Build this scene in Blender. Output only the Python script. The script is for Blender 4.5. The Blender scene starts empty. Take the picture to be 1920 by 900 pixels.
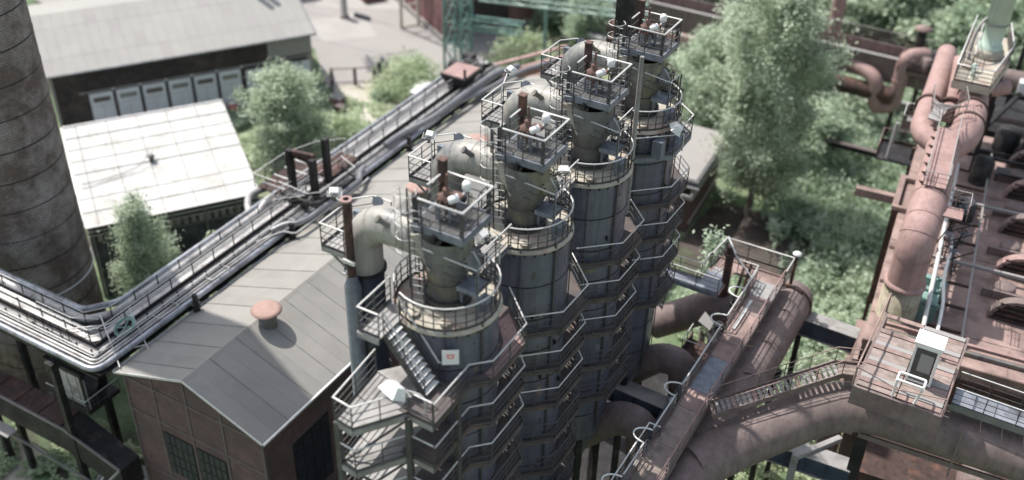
import bpy, math, random
import numpy as np
from mathutils import Vector, Matrix
S = bpy.context.scene
COL = S.collection
PI = math.pi
rad = math.radians
random.seed(7)
RNG = np.random.default_rng(7)

# ---------------------------------------------------------------- camera
cam = bpy.data.cameras.new('camera')
co = bpy.data.objects.new('camera', cam)
COL.objects.link(co)
S.camera = co
PITCH, ROLL, YAW = rad(35.0), rad(1.63), rad(-28.95)
cy_, sy_ = math.cos(YAW), math.sin(YAW)
fw = Vector((sy_ * math.cos(PITCH), cy_ * math.cos(PITCH), -math.sin(PITCH)))
r0 = Vector((cy_, -sy_, 0)); u0 = r0.cross(fw)
rr = r0 * math.cos(ROLL) + u0 * math.sin(ROLL)
uu = -r0 * math.sin(ROLL) + u0 * math.cos(ROLL)
co.matrix_world = Matrix(((rr.x, uu.x, -fw.x, 0), (rr.y, uu.y, -fw.y, 0), (rr.z, uu.z, -fw.z, 55.0), (0, 0, 0, 1)))
cam.sensor_width = 36.0
cam.lens = 1993.0 / 1920.0 * 36.0
cam.clip_end = 2000
cam.dof.use_dof = True
cam.dof.focus_distance = 49.5
cam.dof.aperture_fstop = 0.0374 / 0.34
S.render.resolution_x = 1024; S.render.resolution_y = 480

# ---------------------------------------------------------------- light
W = bpy.data.worlds.new('World'); S.world = W; W.use_nodes = True
SUN_AZ, SUN_EL = rad(168), rad(57)           # azimuth from +X towards +Y
wn = W.node_tree
bg = wn.nodes['Background']
sky = wn.nodes.new('ShaderNodeTexSky'); sky.sky_type = 'NISHITA'; sky.sun_disc = False
sky.sun_elevation = SUN_EL; sky.sun_rotation = PI / 2 - SUN_AZ
sky.air_density = 1.3; sky.dust_density = 2.0
hs = wn.nodes.new('ShaderNodeHueSaturation'); hs.inputs['Saturation'].default_value = .58      # hazy, paler summer sky
wn.links.new(sky.outputs[0], hs.inputs['Color']); wn.links.new(hs.outputs[0], bg.inputs[0]); bg.inputs[1].default_value = 0.135
sun = bpy.data.lights.new('sun', 'SUN'); sun.energy = 4.1; sun.angle = rad(0.6); sun.color = (1.0, 0.955, 0.9)
so = bpy.data.objects.new('sun', sun); COL.objects.link(so)
sd = Vector((math.cos(SUN_AZ) * math.cos(SUN_EL), math.sin(SUN_AZ) * math.cos(SUN_EL), math.sin(SUN_EL)))
so.rotation_euler = sd.to_track_quat('Z', 'Y').to_euler()
S.view_settings.view_transform = 'Standard'; S.view_settings.look = 'None'
S.view_settings.exposure = 0.52; S.view_settings.gamma = 1.0

# ---------------------------------------------------------------- materials
def mat(name, col, rough=0.7, metal=0.0, var=0.25, scale=1.0, col2=None, mix2=0.0, scale2=0.3, streak=0.0,
        bump=0.0, bscale=8.0, spots=None, spec=0.3, stretch=(1, 1, 1)):
    """base colour with noise variation, a second colour in patches, vertical run-off streaks and fine relief"""
    m = bpy.data.materials.new(name); m.use_nodes = True
    n = m.node_tree.nodes; L = m.node_tree.links
    b = n['Principled BSDF']
    b.inputs['Roughness'].default_value = rough; b.inputs['Metallic'].default_value = metal
    b.inputs['Specular IOR Level'].default_value = spec
    g = n.new('ShaderNodeNewGeometry')
    def noise(sc, vec, det=5, ro=0.6):
        t = n.new('ShaderNodeTexNoise'); t.inputs['Scale'].default_value = sc
        t.inputs['Detail'].default_value = det; t.inputs['Roughness'].default_value = ro
        L.new(vec, t.inputs['Vector']); return t.outputs[0]
    def ramp(v, a, c, lo=0.0, hi=1.0):
        r = n.new('ShaderNodeMapRange'); r.inputs[1].default_value = a; r.inputs[2].default_value = c
        r.inputs[3].default_value = lo; r.inputs[4].default_value = hi; L.new(v, r.inputs[0]); return r.outputs[0]
    def mixc(f, A, Bc, mode='MIX'):
        x = n.new('ShaderNodeMix'); x.data_type = 'RGBA'; x.blend_type = mode
        if isinstance(f, float): x.inputs[0].default_value = f
        else: L.new(f, x.inputs[0])
        for i, q in ((6, A), (7, Bc)):
            if isinstance(q, tuple): x.inputs[i].default_value = (*q, 1)
            else: L.new(q, x.inputs[i])
        return x.outputs[2]
    P = g.outputs['Position']
    mp = n.new('ShaderNodeMapping'); L.new(P, mp.inputs[0]); mp.inputs[3].default_value = stretch
    V = mp.outputs[0]
    c = tuple(col)
    out = mixc(ramp(noise(scale, V), 0.3, 0.7, 0.0, 1.0), tuple(x * (1 - var) for x in c), tuple(min(1, x * (1 + var * 0.6)) for x in c))
    if col2:
        out = mixc(ramp(noise(scale2, V, 6, 0.7), 0.62 - mix2 * 0.3, 0.68 - mix2 * 0.1, 0, min(1, mix2 * 1.6)), out, tuple(col2))
    if streak:
        ms = n.new('ShaderNodeMapping'); L.new(P, ms.inputs[0]); ms.inputs[3].default_value = (5, 5, 0.35)
        out = mixc(ramp(noise(1.0, ms.outputs[0], 4), 0.45, 0.75, 0, streak), out, tuple(x * 0.35 for x in c))
    if spots:
        out = mixc(ramp(noise(spots[0], P, 3, 0.5), 0.66, 0.7, 0, spots[2]), out, spots[1])
    L.new(out, b.inputs['Base Color'])
    L.new(ramp(noise(scale * 2.3, P), 0.3, 0.7, max(0, rough - 0.12), min(1, rough + 0.12)), b.inputs['Roughness'])
    if bump:
        bp = n.new('ShaderNodeBump'); bp.inputs['Strength'].default_value = bump; bp.inputs['Distance'].default_value = 0.03
        L.new(noise(bscale, V, 4), bp.inputs['Height']); L.new(bp.outputs[0], b.inputs['Normal'])
    m.diffuse_color = (*c, 1)
    return m

M = dict(
    tank=mat('tank_blue_grey_paint', (.128, .135, .175), .34, .1, .25, .8, (.135, .115, .11), .32, .35, spec=.5, streak=.5, bump=.1, spots=(1.7, (.05, .04, .035), .6)),
    deck=mat('weathered_deck_steel', (.44, .41, .34), .7, .1, .25, 1.2, (.36, .2, .17), .4, .5, bump=.2),
    brown=mat('brown_gallery_plate', (.11, .095, .09), .7, .1, .2, 1.5, (.25, .15, .125), .25, .6),
    neck=mat('neck_paint', (.165, .165, .165), .5, .2, .3, 1.5, (.3, .28, .17), .5, .5, streak=.5),
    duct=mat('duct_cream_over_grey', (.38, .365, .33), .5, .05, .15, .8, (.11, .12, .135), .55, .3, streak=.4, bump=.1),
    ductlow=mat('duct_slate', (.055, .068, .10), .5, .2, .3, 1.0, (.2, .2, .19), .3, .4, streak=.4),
    rail=mat('galvanised_rail', (.62, .61, .59), .4, .15, .15, 3.0),
    post=mat('dark_rail_post', (.095, .092, .092), .5, .3, .3, 3.0),
    skirt=mat('platform_skirt_grey', (.22, .24, .275), .5, .2, .3, 2.0, streak=.4),
    grate=mat('dark_grating', (.10, .10, .10), .7, .3, .35, 6.0),
    valve=mat('valve_rust', (.15, .092, .078), .75, .2, .4, 6.0),
    white=mat('white_enamel', (.78, .78, .76), .35, 0, .06, 3.0, streak=.15),
    lampglass=mat('lamp_glass', (.4, .42, .43), .15, .1, .1, 3.0),
    rustd=mat('rust_dark', (.075, .05, .045), .8, .15, .4, 3.0, (.2, .1, .07), .4, 1.0),
    rustp=mat('rust_pink_paint', (.36, .24, .22), .68, .0, .16, 1.6, (.25, .16, .145), .38, .7, streak=.4, bump=.3, bscale=5, spots=(3.2, (.16, .1, .09), .4)),
    rustb=mat('rust_brown_pipe', (.20, .155, .145), .62, .05, .25, 1.4, (.26, .21, .195), .35, .5, streak=.4, bump=.3, bscale=5, spots=(3.2, (.11, .08, .07), .35)),
    rustf=mat('rust_floor', (.33, .235, .21), .75, .0, .25, .9, (.17, .125, .11), .55, .5, bump=.2),
    roof=mat('roof_felt_grey', (.275, .265, .243), .85, 0, .1, .35, (.24, .235, .22), .5, .3, bump=.15, bscale=20),
    roof2=mat('far_roof_sheet', (.315, .308, .285), .8, 0, .1, .2, (.29, .28, .27), .5, .4),
    redb=mat('hall_brick', (.135, .09, .085), .85, 0, .3, 2.0, (.085, .065, .062), .5, .5, bump=.3, bscale=14),
    band=mat('hall_steel_frame', (.135, .11, .105), .7, .1, .2, 2.0),
    darkw=mat('dark_brick_wall', (.055, .045, .045), .9, 0, .35, 1.5, (.12, .1, .09), .3, .4, bump=.3),
    slate=mat('dark_slate_cladding', (.05, .06, .075), .55, .1, .4, .9, (.11, .125, .15), .45, .5),
    door=mat('grey_blue_door', (.68, .70, .74), .5, 0, .1, .6, streak=.15),
    sheet=mat('white_corrugated_sheet', (.54, .535, .52), .6, 0, .05, .6, (.40, .385, .35), .5, .5, spots=(2.2, (.2, .19, .17), .7)),
    bare=mat('bare_steel', (.24, .24, .25), .4, .5, .2, 1.2, (.2, .2, .2), .3, .8),
    cream=mat('insulated_pipe_jacket', (.44, .425, .415), .4, .3, .2, 1.0, (.2, .19, .185), .5, .8),
    silver=mat('silver_pipe', (.36, .375, .41), .33, .5, .2, 1.0, (.13, .13, .14), .5, .6),
    walk=mat('walkway_plate', (.34, .33, .32), .6, .15, .25, 1.0, (.2, .19, .18), .5, .6),
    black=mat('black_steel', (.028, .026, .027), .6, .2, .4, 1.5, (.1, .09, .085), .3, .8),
    conc=mat('pale_concrete', (.32, .305, .292), .9, 0, .12, .12, (.29, .275, .265), .6, .12, bump=.2),
    sand=mat('sandy_path', (.50, .46, .41), .95, 0, .12, .4, (.3, .32, .2), .45, .3, bump=.2),
    tealp=mat('crane_green_paint', (.21, .33, .30), .5, .1, .2, .8),
    paleg=mat('pale_green_stack', (.50, .62, .53), .45, .1, .1, .5, (.38, .5, .44), .4, .5, streak=.2),
    maroon=mat('maroon_cladding', (.22, .12, .12), .7, .1, .2, .5, (.3, .17, .16), .4, .5),
    stone=mat('stained_cylinder', (.42, .37, .28), .75, 0, .25, 1.2, (.18, .17, .11), .55, .7, streak=.6, bump=.2),
    blueb=mat('blue_black_beam', (.06, .075, .115), .5, .2, .3, 1.0),
    plank=mat('weathered_planks', (.30, .24, .215), .85, 0, .3, 2.0, (.12, .11, .085), .45, .8),
    glass=mat('dark_window_glass', (.03, .034, .042), .35, 0, .3, 1.0, spec=.3),
    red=mat('faded_red_print', (.75, .25, .22), .5, 0, .1, 3.0),
    pinkish=mat('cap_faded_red', (.36, .24, .205), .8, 0, .15, 2.0),
    bark=mat('bark', (.16, .135, .115), .9, 0, .3, 3.0, (.5, .48, .44), .35, 2.0),
    leaf=None)

def leafmat(name, a, b, c, scale=.35):
    m = bpy.data.materials.new(name); m.use_nodes = True
    n = m.node_tree.nodes; L = m.node_tree.links; p = n['Principled BSDF']
    g = n.new('ShaderNodeNewGeometry')
    t = n.new('ShaderNodeTexNoise'); t.inputs['Scale'].default_value = scale; t.inputs['Detail'].default_value = 3
    L.new(g.outputs['Position'], t.inputs['Vector'])
    ad = n.new('ShaderNodeMath'); ad.operation = 'MULTIPLY_ADD'; ad.inputs[1].default_value = .35
    L.new(g.outputs['Random Per Island'], ad.inputs[0]); L.new(t.outputs[0], ad.inputs[2])
    r = n.new('ShaderNodeValToRGB'); r.color_ramp.elements[0].position = .38; r.color_ramp.elements[1].position = .95
    r.color_ramp.elements[0].color = (*a, 1); r.color_ramp.elements[1].color = (*c, 1)
    e = r.color_ramp.elements.new(.66); e.color = (*b, 1)
    L.new(ad.outputs[0], r.inputs[0]); L.new(r.outputs[0], p.inputs['Base Color'])
    p.inputs['Roughness'].default_value = .55
    p.inputs['Specular IOR Level'].default_value = .35
    tr = n.new('ShaderNodeBsdfTranslucent'); L.new(r.outputs[0], tr.inputs[0])
    mx = n.new('ShaderNodeMixShader'); mx.inputs[0].default_value = .42
    L.new(p.outputs[0], mx.inputs[1]); L.new(tr.outputs[0], mx.inputs[2])
    L.new(mx.outputs[0], n['Material Output'].inputs[0])
    return m
M['roofb'] = mat('roof_felt_darker', (.262, .253, .232), .85, 0, .12, .35, (.22, .215, .2), .5, .3, bump=.15, bscale=20)
M['birch_shade'] = mat('dark_soil', (.085, .07, .062), .95, 0, .35, .6, (.16, .13, .11), .4, .4, bump=.3)  # dark brown standing for the birch's shadow on the ground
M['paleyard'] = mat('patched_concrete', (.36, .345, .33), .9, 0, .1, .3)
M['darkyard'] = mat('worn_asphalt', (.24, .228, .218), .9, 0, .15, .3)
M['seam'] = mat('felt_seam', (.21, .205, .19), .9, 0, .4, 1.5)
M['joint'] = mat('dark_roof_joint', (.27, .26, .24), .8, 0, .3, 2.0)
M['leaf'] = leafmat('leaf_grey_green', (.20, .26, .165), (.45, .53, .385), (.68, .74, .58))
M['leafd'] = leafmat('leaf_deep_green', (.15, .23, .145), (.39, .49, .345), (.64, .72, .55))
M['leafp'] = leafmat('leaf_pale_green', (.27, .35, .2), (.47, .55, .36), (.66, .72, .52))
M['leaft'] = leafmat('leaf_mint', (.27, .36, .25), (.48, .58, .43), (.7, .77, .62))

def brickmat():
    m = bpy.data.materials.new('chimney_brick'); m.use_nodes = True
    n = m.node_tree.nodes; L = m.node_tree.links; p = n['Principled BSDF']
    uv = n.new('ShaderNodeUVMap'); uv.uv_map = 'UVMap'
    br = n.new('ShaderNodeTexBrick'); L.new(uv.outputs[0], br.inputs['Vector'])
    br.inputs['Scale'].default_value = 1.0; br.inputs['Brick Width'].default_value = .29; br.inputs['Row Height'].default_value = .118
    br.inputs['Mortar Size'].default_value = .018; br.inputs['Mortar Smooth'].default_value = .3
    br.inputs['Color1'].default_value = (.15, .112, .096, 1); br.inputs['Color2'].default_value = (.10, .078, .07, 1)
    br.inputs['Bias'].default_value = -.1
    g = n.new('ShaderNodeNewGeometry')
    t = n.new('ShaderNodeTexNoise'); t.inputs['Scale'].default_value = .22; t.inputs['Detail'].default_value = 7; t.inputs['Roughness'].default_value = .75
    L.new(g.outputs['Position'], t.inputs['Vector'])
    r = n.new('ShaderNodeValToRGB'); L.new(t.outputs[0], r.inputs[0])
    r.color_ramp.elements[0].position = .44; r.color_ramp.elements[0].color = (.115, .092, .08, 1)
    r.color_ramp.elements[1].position = .62; r.color_ramp.elements[1].color = (.72, .69, .66, 1)
    L.new(r.outputs[0], br.inputs['Mortar'])
    L.new(br.outputs[0], p.inputs['Base Color']); p.inputs['Roughness'].default_value = .85
    bp = n.new('ShaderNodeBump'); bp.inputs['Strength'].default_value = .4; bp.inputs['Distance'].default_value = .02; bp.invert = True
    L.new(br.outputs['Fac'], bp.inputs['Height']); L.new(bp.outputs[0], p.inputs['Normal'])
    return m
M['brick'] = brickmat()

def groundmat():
    m = bpy.data.materials.new('ground_soil_and_grass'); m.use_nodes = True
    n = m.node_tree.nodes; L = m.node_tree.links; p = n['Principled BSDF']
    g = n.new('ShaderNodeNewGeometry')
    def ns(s, d): 
        t = n.new('ShaderNodeTexNoise'); t.inputs['Scale'].default_value = s; t.inputs['Detail'].default_value = d
        t.inputs['Roughness'].default_value = .65
        L.new(g.outputs['Position'], t.inputs['Vector']); return t.outputs[0]
    r = n.new('ShaderNodeValToRGB'); L.new(ns(.11, 8), r.inputs[0])
    e = r.color_ramp.elements
    e[0].position = .38; e[0].color = (.065, .06, .045, 1); e[1].position = .72; e[1].color = (.34, .31, .26, 1)
    q = e.new(.48); q.color = (.10, .15, .075, 1); q = e.new(.58); q.color = (.2, .235, .14, 1)
    r2 = n.new('ShaderNodeMix'); r2.data_type = 'RGBA'; r2.blend_type = 'OVERLAY'; r2.inputs[0].default_value = .6
    L.new(r.outputs[0], r2.inputs[6]); L.new(ns(2.5, 6), r2.inputs[7])
    L.new(r2.outputs[2], p.inputs['Base Color']); p.inputs['Roughness'].default_value = .95
    return m
M['ground'] = groundmat()

# ---------------------------------------------------------------- mesh helpers
ORG = {}
def Vv(p): return Vector(p)
class MB:
    def __init__(s): s.v = []; s.f = []; s.sm = []
    def add(s, vs, fs, smooth=False):
        o = len(s.v); s.v += [tuple(v) for v in vs]; s.f += [tuple(i + o for i in f) for f in fs]; s.sm += [smooth] * len(fs); return s
    def box(s, x0, x1, y0, y1, z0, z1):
        return s.add([(x, y, z) for z in (z0, z1) for y in (y0, y1) for x in (x0, x1)],
                     [(0, 2, 3, 1), (4, 5, 7, 6), (0, 1, 5, 4), (2, 6, 7, 3), (0, 4, 6, 2), (1, 3, 7, 5)])
    def cb(s, c, sx, sy, sz): return s.box(c[0] - sx / 2, c[0] + sx / 2, c[1] - sy / 2, c[1] + sy / 2, c[2] - sz / 2, c[2] + sz / 2)
    def hexa(s, P): return s.add(P, [(0, 3, 2, 1), (4, 5, 6, 7), (0, 1, 5, 4), (1, 2, 6, 5), (2, 3, 7, 6), (3, 0, 4, 7)])
    def bar(s, p, q, w, h=None, up=(0, 0, 1)):
        h = h or w; p = Vv(p); q = Vv(q); d = (q - p).normalized(); up = Vv(up)
        if abs(d.dot(up)) > .98: up = Vector((0, 1, 0))
        a = d.cross(up).normalized() * w / 2; b = a.cross(d).normalized() * h / 2
        return s.hexa([p - a - b, p + a - b, p + a + b, p - a + b, q - a - b, q + a - b, q + a + b, q - a + b])
    def prism(s, poly, z0, z1):
        n = len(poly)
        vs = [(x, y, z0) for x, y in poly] + [(x, y, z1) for x, y in poly]
        return s.add(vs, [tuple(range(n))[::-1], tuple(range(n, 2 * n))] + [(i, (i + 1) % n, n + (i + 1) % n, n + i) for i in range(n)])
    def tube(s, pts, r, n=8, closed=False, caps=True, smooth=True):
        P = [Vv(p) for p in pts]; m = len(P)
        R = r if isinstance(r, (list, tuple)) else [r] * m
        T = []
        for i in range(m):
            a = P[i] - P[i - 1] if (i > 0 or closed) else P[1] - P[0]
            b = P[(i + 1) % m] - P[i] if (i < m - 1 or closed) else P[i] - P[i - 1]
            T.append((a.normalized() + b.normalized()).normalized())
        up = Vector((0, 0, 1)) if abs(T[0].z) < .9 else Vector((1, 0, 0))
        N = (up - T[0] * up.dot(T[0])).normalized(); vs = []
        for i in range(m):
            N = (N - T[i] * N.dot(T[i])).normalized(); Bn = T[i].cross(N)
            if i > 0 or closed:
                d = (P[i] - P[i - 1]).normalized(); k = 1.0 / max(.5, abs(d.dot(T[i])))
            else: k = 1.0
            # mitre: stretch the ring in the bend plane
            bd = None
            if 0 < i < m - 1 or closed:
                bd = ((P[(i + 1) % m] - P[i]).normalized() - (P[i] - P[i - 1]).normalized())
                bd = bd.normalized() if bd.length > 1e-4 else None
            for j in range(n):
                a = 2 * PI * j / n; o = (N * math.cos(a) + Bn * math.sin(a)) * R[i]
                if bd is not None: o = o + bd * o.dot(bd) * (k - 1)
                vs.append(P[i] + o)
        fs = []
        for i in range(m if closed else m - 1):
            for j in range(n):
                a = i * n + j; b = i * n + (j + 1) % n; c = ((i + 1) % m) * n + (j + 1) % n; d = ((i + 1) % m) * n + j
                fs.append((a, b, c, d))
        s.add(vs, fs, smooth)
        if caps and not closed:
            s.add(vs[:n], [tuple(range(n))[::-1]]); s.add(vs[-n:], [tuple(range(n))])
        return s
    def lathe(s, prof, c=(0, 0), n=32, caps=True, smooth=True, a0=0, a1=2 * PI):
        full = abs(a1 - a0 - 2 * PI) < 1e-6; k = n if full else n + 1; vs = []
        for r, z in prof:
            for j in range(k):
                a = a0 + (a1 - a0) * j / n; vs.append((c[0] + r * math.cos(a), c[1] + r * math.sin(a), z))
        fs = []
        for i in range(len(prof) - 1):
            for j in range(n):
                a = i * k + j; b = i * k + (j + 1) % k; fs.append((a, b, b + k, a + k))
        s.add(vs, fs, smooth)
        if caps and full:
            if prof[0][0] > 1e-4: s.add(vs[:k], [tuple(range(k))[::-1]])
            if prof[-1][0] > 1e-4: s.add(vs[-k:], [tuple(range(k))])
        return s
    def disc(s, c, nrm, r, t, n=24):
        nrm = Vv(nrm).normalized(); c = Vv(c); return s.tube([c, c + nrm * t], r, n, smooth=False)
    def data(s, name, org=(0, 0, 0)):
        me = bpy.data.meshes.new(name); o = org
        me.from_pydata([(v[0] - o[0], v[1] - o[1], v[2] - o[2]) for v in s.v], [], s.f)
        me.polygons.foreach_set('use_smooth', s.sm); me.update(); return me
    def build(s, name, m, parent=None, loc=None, label=None):
        org = ORG[parent] if parent else (loc or (0, 0, 0))
        me = s.data(name, org); me.materials.append(M[m] if isinstance(m, str) else m)
        o = bpy.data.objects.new(name, me); COL.objects.link(o)
        if parent: o.parent = parent
        else: o.location = org
        ORG[o] = org
        if label: o['label'] = label
        return o
def thing(name, label, cat, loc=(0, 0, 0), group=None, local=False, rz=0):
    o = bpy.data.objects.new(name, None); COL.objects.link(o); o.location = loc; o.rotation_euler = (0, 0, rz)
    o['label'] = label; o['category'] = cat
    if group: o['group'] = group
    ORG[o] = (0, 0, 0) if local else tuple(loc)
    return o
def tag(o, label=None, cat=None, group=None, kind=None):
    for k, v in (('label', label), ('category', cat), ('group', group), ('kind', kind)):
        if v: o[k] = v
    return o
CACHE = {}
def piece(name, key, fn, m, parent, loc, rz=0.0, sc=None):
    """one small part sharing its mesh with its likes"""
    if (key, m) not in CACHE:
        b = MB(); fn(b); me = b.data(name); me.materials.append(M[m]); CACHE[(key, m)] = me
    o = bpy.data.objects.new(name, CACHE[(key, m)]); COL.objects.link(o); o.parent = parent
    g = ORG[parent]; o.location = (loc[0] - g[0], loc[1] - g[1], loc[2] - g[2]); o.rotation_euler = (0, 0, rz)
    if sc: o.scale = sc
    ORG[o] = g
    return o
def arc(c, r, a0, a1, n, z=0):
    return [(c[0] + r * math.cos(a0 + (a1 - a0) * i / n), c[1] + r * math.sin(a0 + (a1 - a0) * i / n), z) for i in range(n + 1)]
def bend(pts, r, n=5):
    """round the corners of a polyline"""
    P = [Vv(p) for p in pts]; out = [P[0]]
    for i in range(1, len(P) - 1):
        a = (P[i - 1] - P[i]); b = (P[i + 1] - P[i]); rr_ = r[i - 1] if isinstance(r, (list, tuple)) else r
        k = min(rr_, a.length * .49, b.length * .49); A = P[i] + a.normalized() * k; Bq = P[i] + b.normalized() * k
        for j in range(n + 1):
            t = j / n; out.append(A * (1 - t) ** 2 + P[i] * 2 * t * (1 - t) + Bq * t * t)
    return out + [P[-1]]
def resample(pts, step):
    out = []
    for a, b in zip(pts[:-1], pts[1:]):
        a = Vv(a); b = Vv(b); k = max(1, round((b - a).length / step))
        out += [a.lerp(b, i / k) for i in range(k)]
    return out + [Vv(pts[-1])]
def rail(parent, pts, h=1.05, step=1.3, r=.028, m='rail', pm='post', mids=2, posts=True, toe=.12, name='railing'):
    """handrail with mid rails and toe board; each post is a piece of its own"""
    b = MB(); P = [Vv(p) for p in pts]; up = Vector((0, 0, 1))
    b.tube([p + up * h for p in P], r, 6)
    o = b.build(name, m, parent)
    b2 = MB()
    for k in range(mids): b2.tube([p + up * h * (k + 1) / (mids + 1) for p in P], r * .62, 5)
    if toe:
        for a, c in zip(P[:-1], P[1:]): b2.bar(a + up * toe / 2, c + up * toe / 2, .012, toe)
    b2.build('mid_rail', pm, parent)
    if posts:
        for p in resample(pts, step):
            piece('railing_post', ('post', h), lambda q: q.tube([(0, 0, -.05), (0, 0, h)], .026, 5), pm, parent, p)
    return o
def ladder(parent, p0, p1, w=.42, wd=(0, 1, 0), m='post', step=.3, name='ladder'):
    b = MB(); p0 = Vv(p0); p1 = Vv(p1); wd = Vv(wd).normalized() * w / 2
    b.bar(p0 - wd, p1 - wd, .05, .05); b.bar(p0 + wd, p1 + wd, .05, .05)
    o = b.build(name, m, parent)
    n = int((p1 - p0).length / step); az = math.atan2(wd.y, wd.x)
    for i in range(1, n):
        piece('rung', ('rung', w), lambda q: q.tube([(-w / 2, 0, 0), (w / 2, 0, 0)], .017, 5), 'rail', o, p0.lerp(p1, i / n), az)
    return o
def cage(parent, c, r, z0, z1, face, step=.6, name='ladder_cage'):
    """safety hoops open towards direction angle `face`"""
    b = MB()
    for k in range(5):
        a = face + PI * .3 + k * (2 * PI - PI * .6) / 4
        b.tube([(c[0] + r * math.cos(a), c[1] + r * math.sin(a), z0), (c[0] + r * math.cos(a), c[1] + r * math.sin(a), z1)], .014, 4)
    o = b.build(name, 'post', parent)
    z = z0
    while z <= z1 + .01:
        piece('cage_hoop', ('hoop', r), lambda q: q.tube(arc((0, 0), r, PI * .2, 2 * PI - PI * .2, 14), .02, 5), 'rail', o, (c[0], c[1], z), face)
        z += step
    return o
def bolts(parent, c, r, z, n, size=.05, m='black', name='flange_bolts'):
    b = MB()
    for i in range(n):
        a = 2 * PI * i / n; b.cb((c[0] + r * math.cos(a), c[1] + r * math.sin(a), z), size, size, size)
    return tag(b.build(name, m, parent), kind='stuff')
def floodlight(label, lamp, base, face, size=.55):
    """box floodlight on a goose-neck pole: lamp centre, pole foot, horizontal direction it faces"""
    t = thing('floodlight', label, 'floodlight', base, 'floodlights on the towers and galleries')
    l = Vv(lamp); f = Vector((math.cos(face), math.sin(face), 0)); sdv = Vector((-f.y, f.x, 0)); s = size
    dn = (f * .6 + Vector((0, 0, -.8))).normalized(); upv = (f * .8 + Vector((0, 0, .6))).normalized()
    b = MB(); q = []
    for k, e in ((-.28, 1.0), (.18, .62)):
        for a_, c_ in ((-1, -1), (1, -1), (1, 1), (-1, 1)):
            q.append(l - dn * k * s + sdv * a_ * s * .5 * e + upv * c_ * s * .36 * e)
    b.hexa(q); b.build('housing', 'white', t)
    b = MB(); b.hexa([l + dn * s * k + sdv * a_ * s * .46 + upv * c_ * s * .32 for k in (.285, .30) for a_, c_ in ((-1, -1), (1, -1), (1, 1), (-1, 1))])
    b.build('lamp_glass', 'lampglass', t)
    b = MB(); b.tube([l + sdv * s * .56 - dn * .02, l + sdv * s * .56 - upv * s * .5, l - sdv * s * .56 - upv * s * .5, l - sdv * s * .56], .018, 5); b.build('bracket', 'rail', t)
    g = l - upv * s * .5
    b = MB(); b.tube(bend([base, (base[0], base[1], g.z - .15), g], .35, 5), .035, 6); b.build('pole', 'rail', t)
    b = MB(); b.cb((g.x, g.y, g.z - .05), .16, .16, .2); b.build('junction_box', 'post', t)
    return t
# ---------------------------------------------------------------- ground and paved areas
b = MB(); b.add([(-420, -260, 0), (260, -260, 0), (260, 420, 0), (-420, 420, 0)], [(0, 1, 2, 3)])
tag(b.build('ground', 'ground'), kind='structure')
b = MB(); b.prism([(-120, 84), (-98, 78), (-78.3, 91.1), (-70.5, 83.6), (-66.3, 88.5), (-62, 92.8), (-55, 92.5), (-50, 98), (-56, 106), (-69, 107), (-95, 150), (-150, 130)], -.2, .01)
tag(b.build('paved_yard', 'conc'), kind='structure')
b = MB(); b.prism([(-70.2, 84.2), (-66.6, 87.8), (-60.5, 86.3), (-57.2, 80.6), (-61, 77.2), (-66, 79.6)], -.2, .016)
tag(b.build('gravel_path', 'sand'), kind='structure')
b = MB(); b.prism([(-84, 60), (-74, 54), (-64, 67), (-72, 81.5), (-76, 79)], -.2, .014)
tag(b.build('pavement', 'conc'), kind='structure')
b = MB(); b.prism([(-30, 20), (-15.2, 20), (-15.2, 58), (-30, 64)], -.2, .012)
tag(b.build('shade_floor', 'black'), kind='structure')  # black sheet stands in for the deep shade around the tower feet
b = MB(); b.prism([(-66, 22), (-58, 20), (-51, 25.4), (-52, 29.5), (-60, 30), (-65, 27)], -.2, .018)
tag(b.build('dirt_track', 'sand'), kind='structure')

b = MB(); b.prism([(-25, 76), (-13.5, 73), (-11.5, 77), (-14.5, 81), (-20.5, 85), (-24.6, 85)], -.2, .013)
tag(b.build('birch_shadow_patch', 'birch_shade'), kind='structure')  # painted shadow of the big birch, laid on the ground as a dark patch
for k, P in enumerate(([(-84, 97), (-78.5, 93), (-74, 98), (-80, 103)], [(-72, 92), (-69, 89), (-65, 94), (-68, 97.5)], [(-88, 104), (-86, 101), (-72, 108.5), (-74, 111)])):
    b = MB(); b.prism(P, -.2, .016 + .002 * k); tag(b.build('asphalt_patch', ('paleyard', 'darkyard', 'paleyard')[k]), kind='structure')
for k, (p, q) in enumerate((((-97, 96), (-66, 104)), ((-80, 93), (-60, 95.5)), ((-93, 106), (-70, 100)))):
    b = MB(); b.bar((*p, .012), (*q, .012), .12, .02); tag(b.build('drain_channel', 'darkyard'), kind='structure')
# ---------------------------------------------------------------- gas washing towers
TX = -17.3
TY = [26.4, 32.3, 38.2, 43.9]
DZ = 30.2
names = ['nearest of the four tall grey washing towers, with stair and white sign at its deck',
         'second grey washing tower from the front, with the barest blue grey tank',
         'third grey washing tower from the front, left of the pale pole',
         'farthest grey washing tower, with a second wide railed gallery ringing it under the deck']

def deck_arc(cx, cy, r, a0, a1, n, z): return arc((cx, cy), r, a0, a1, n, z)

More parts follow.
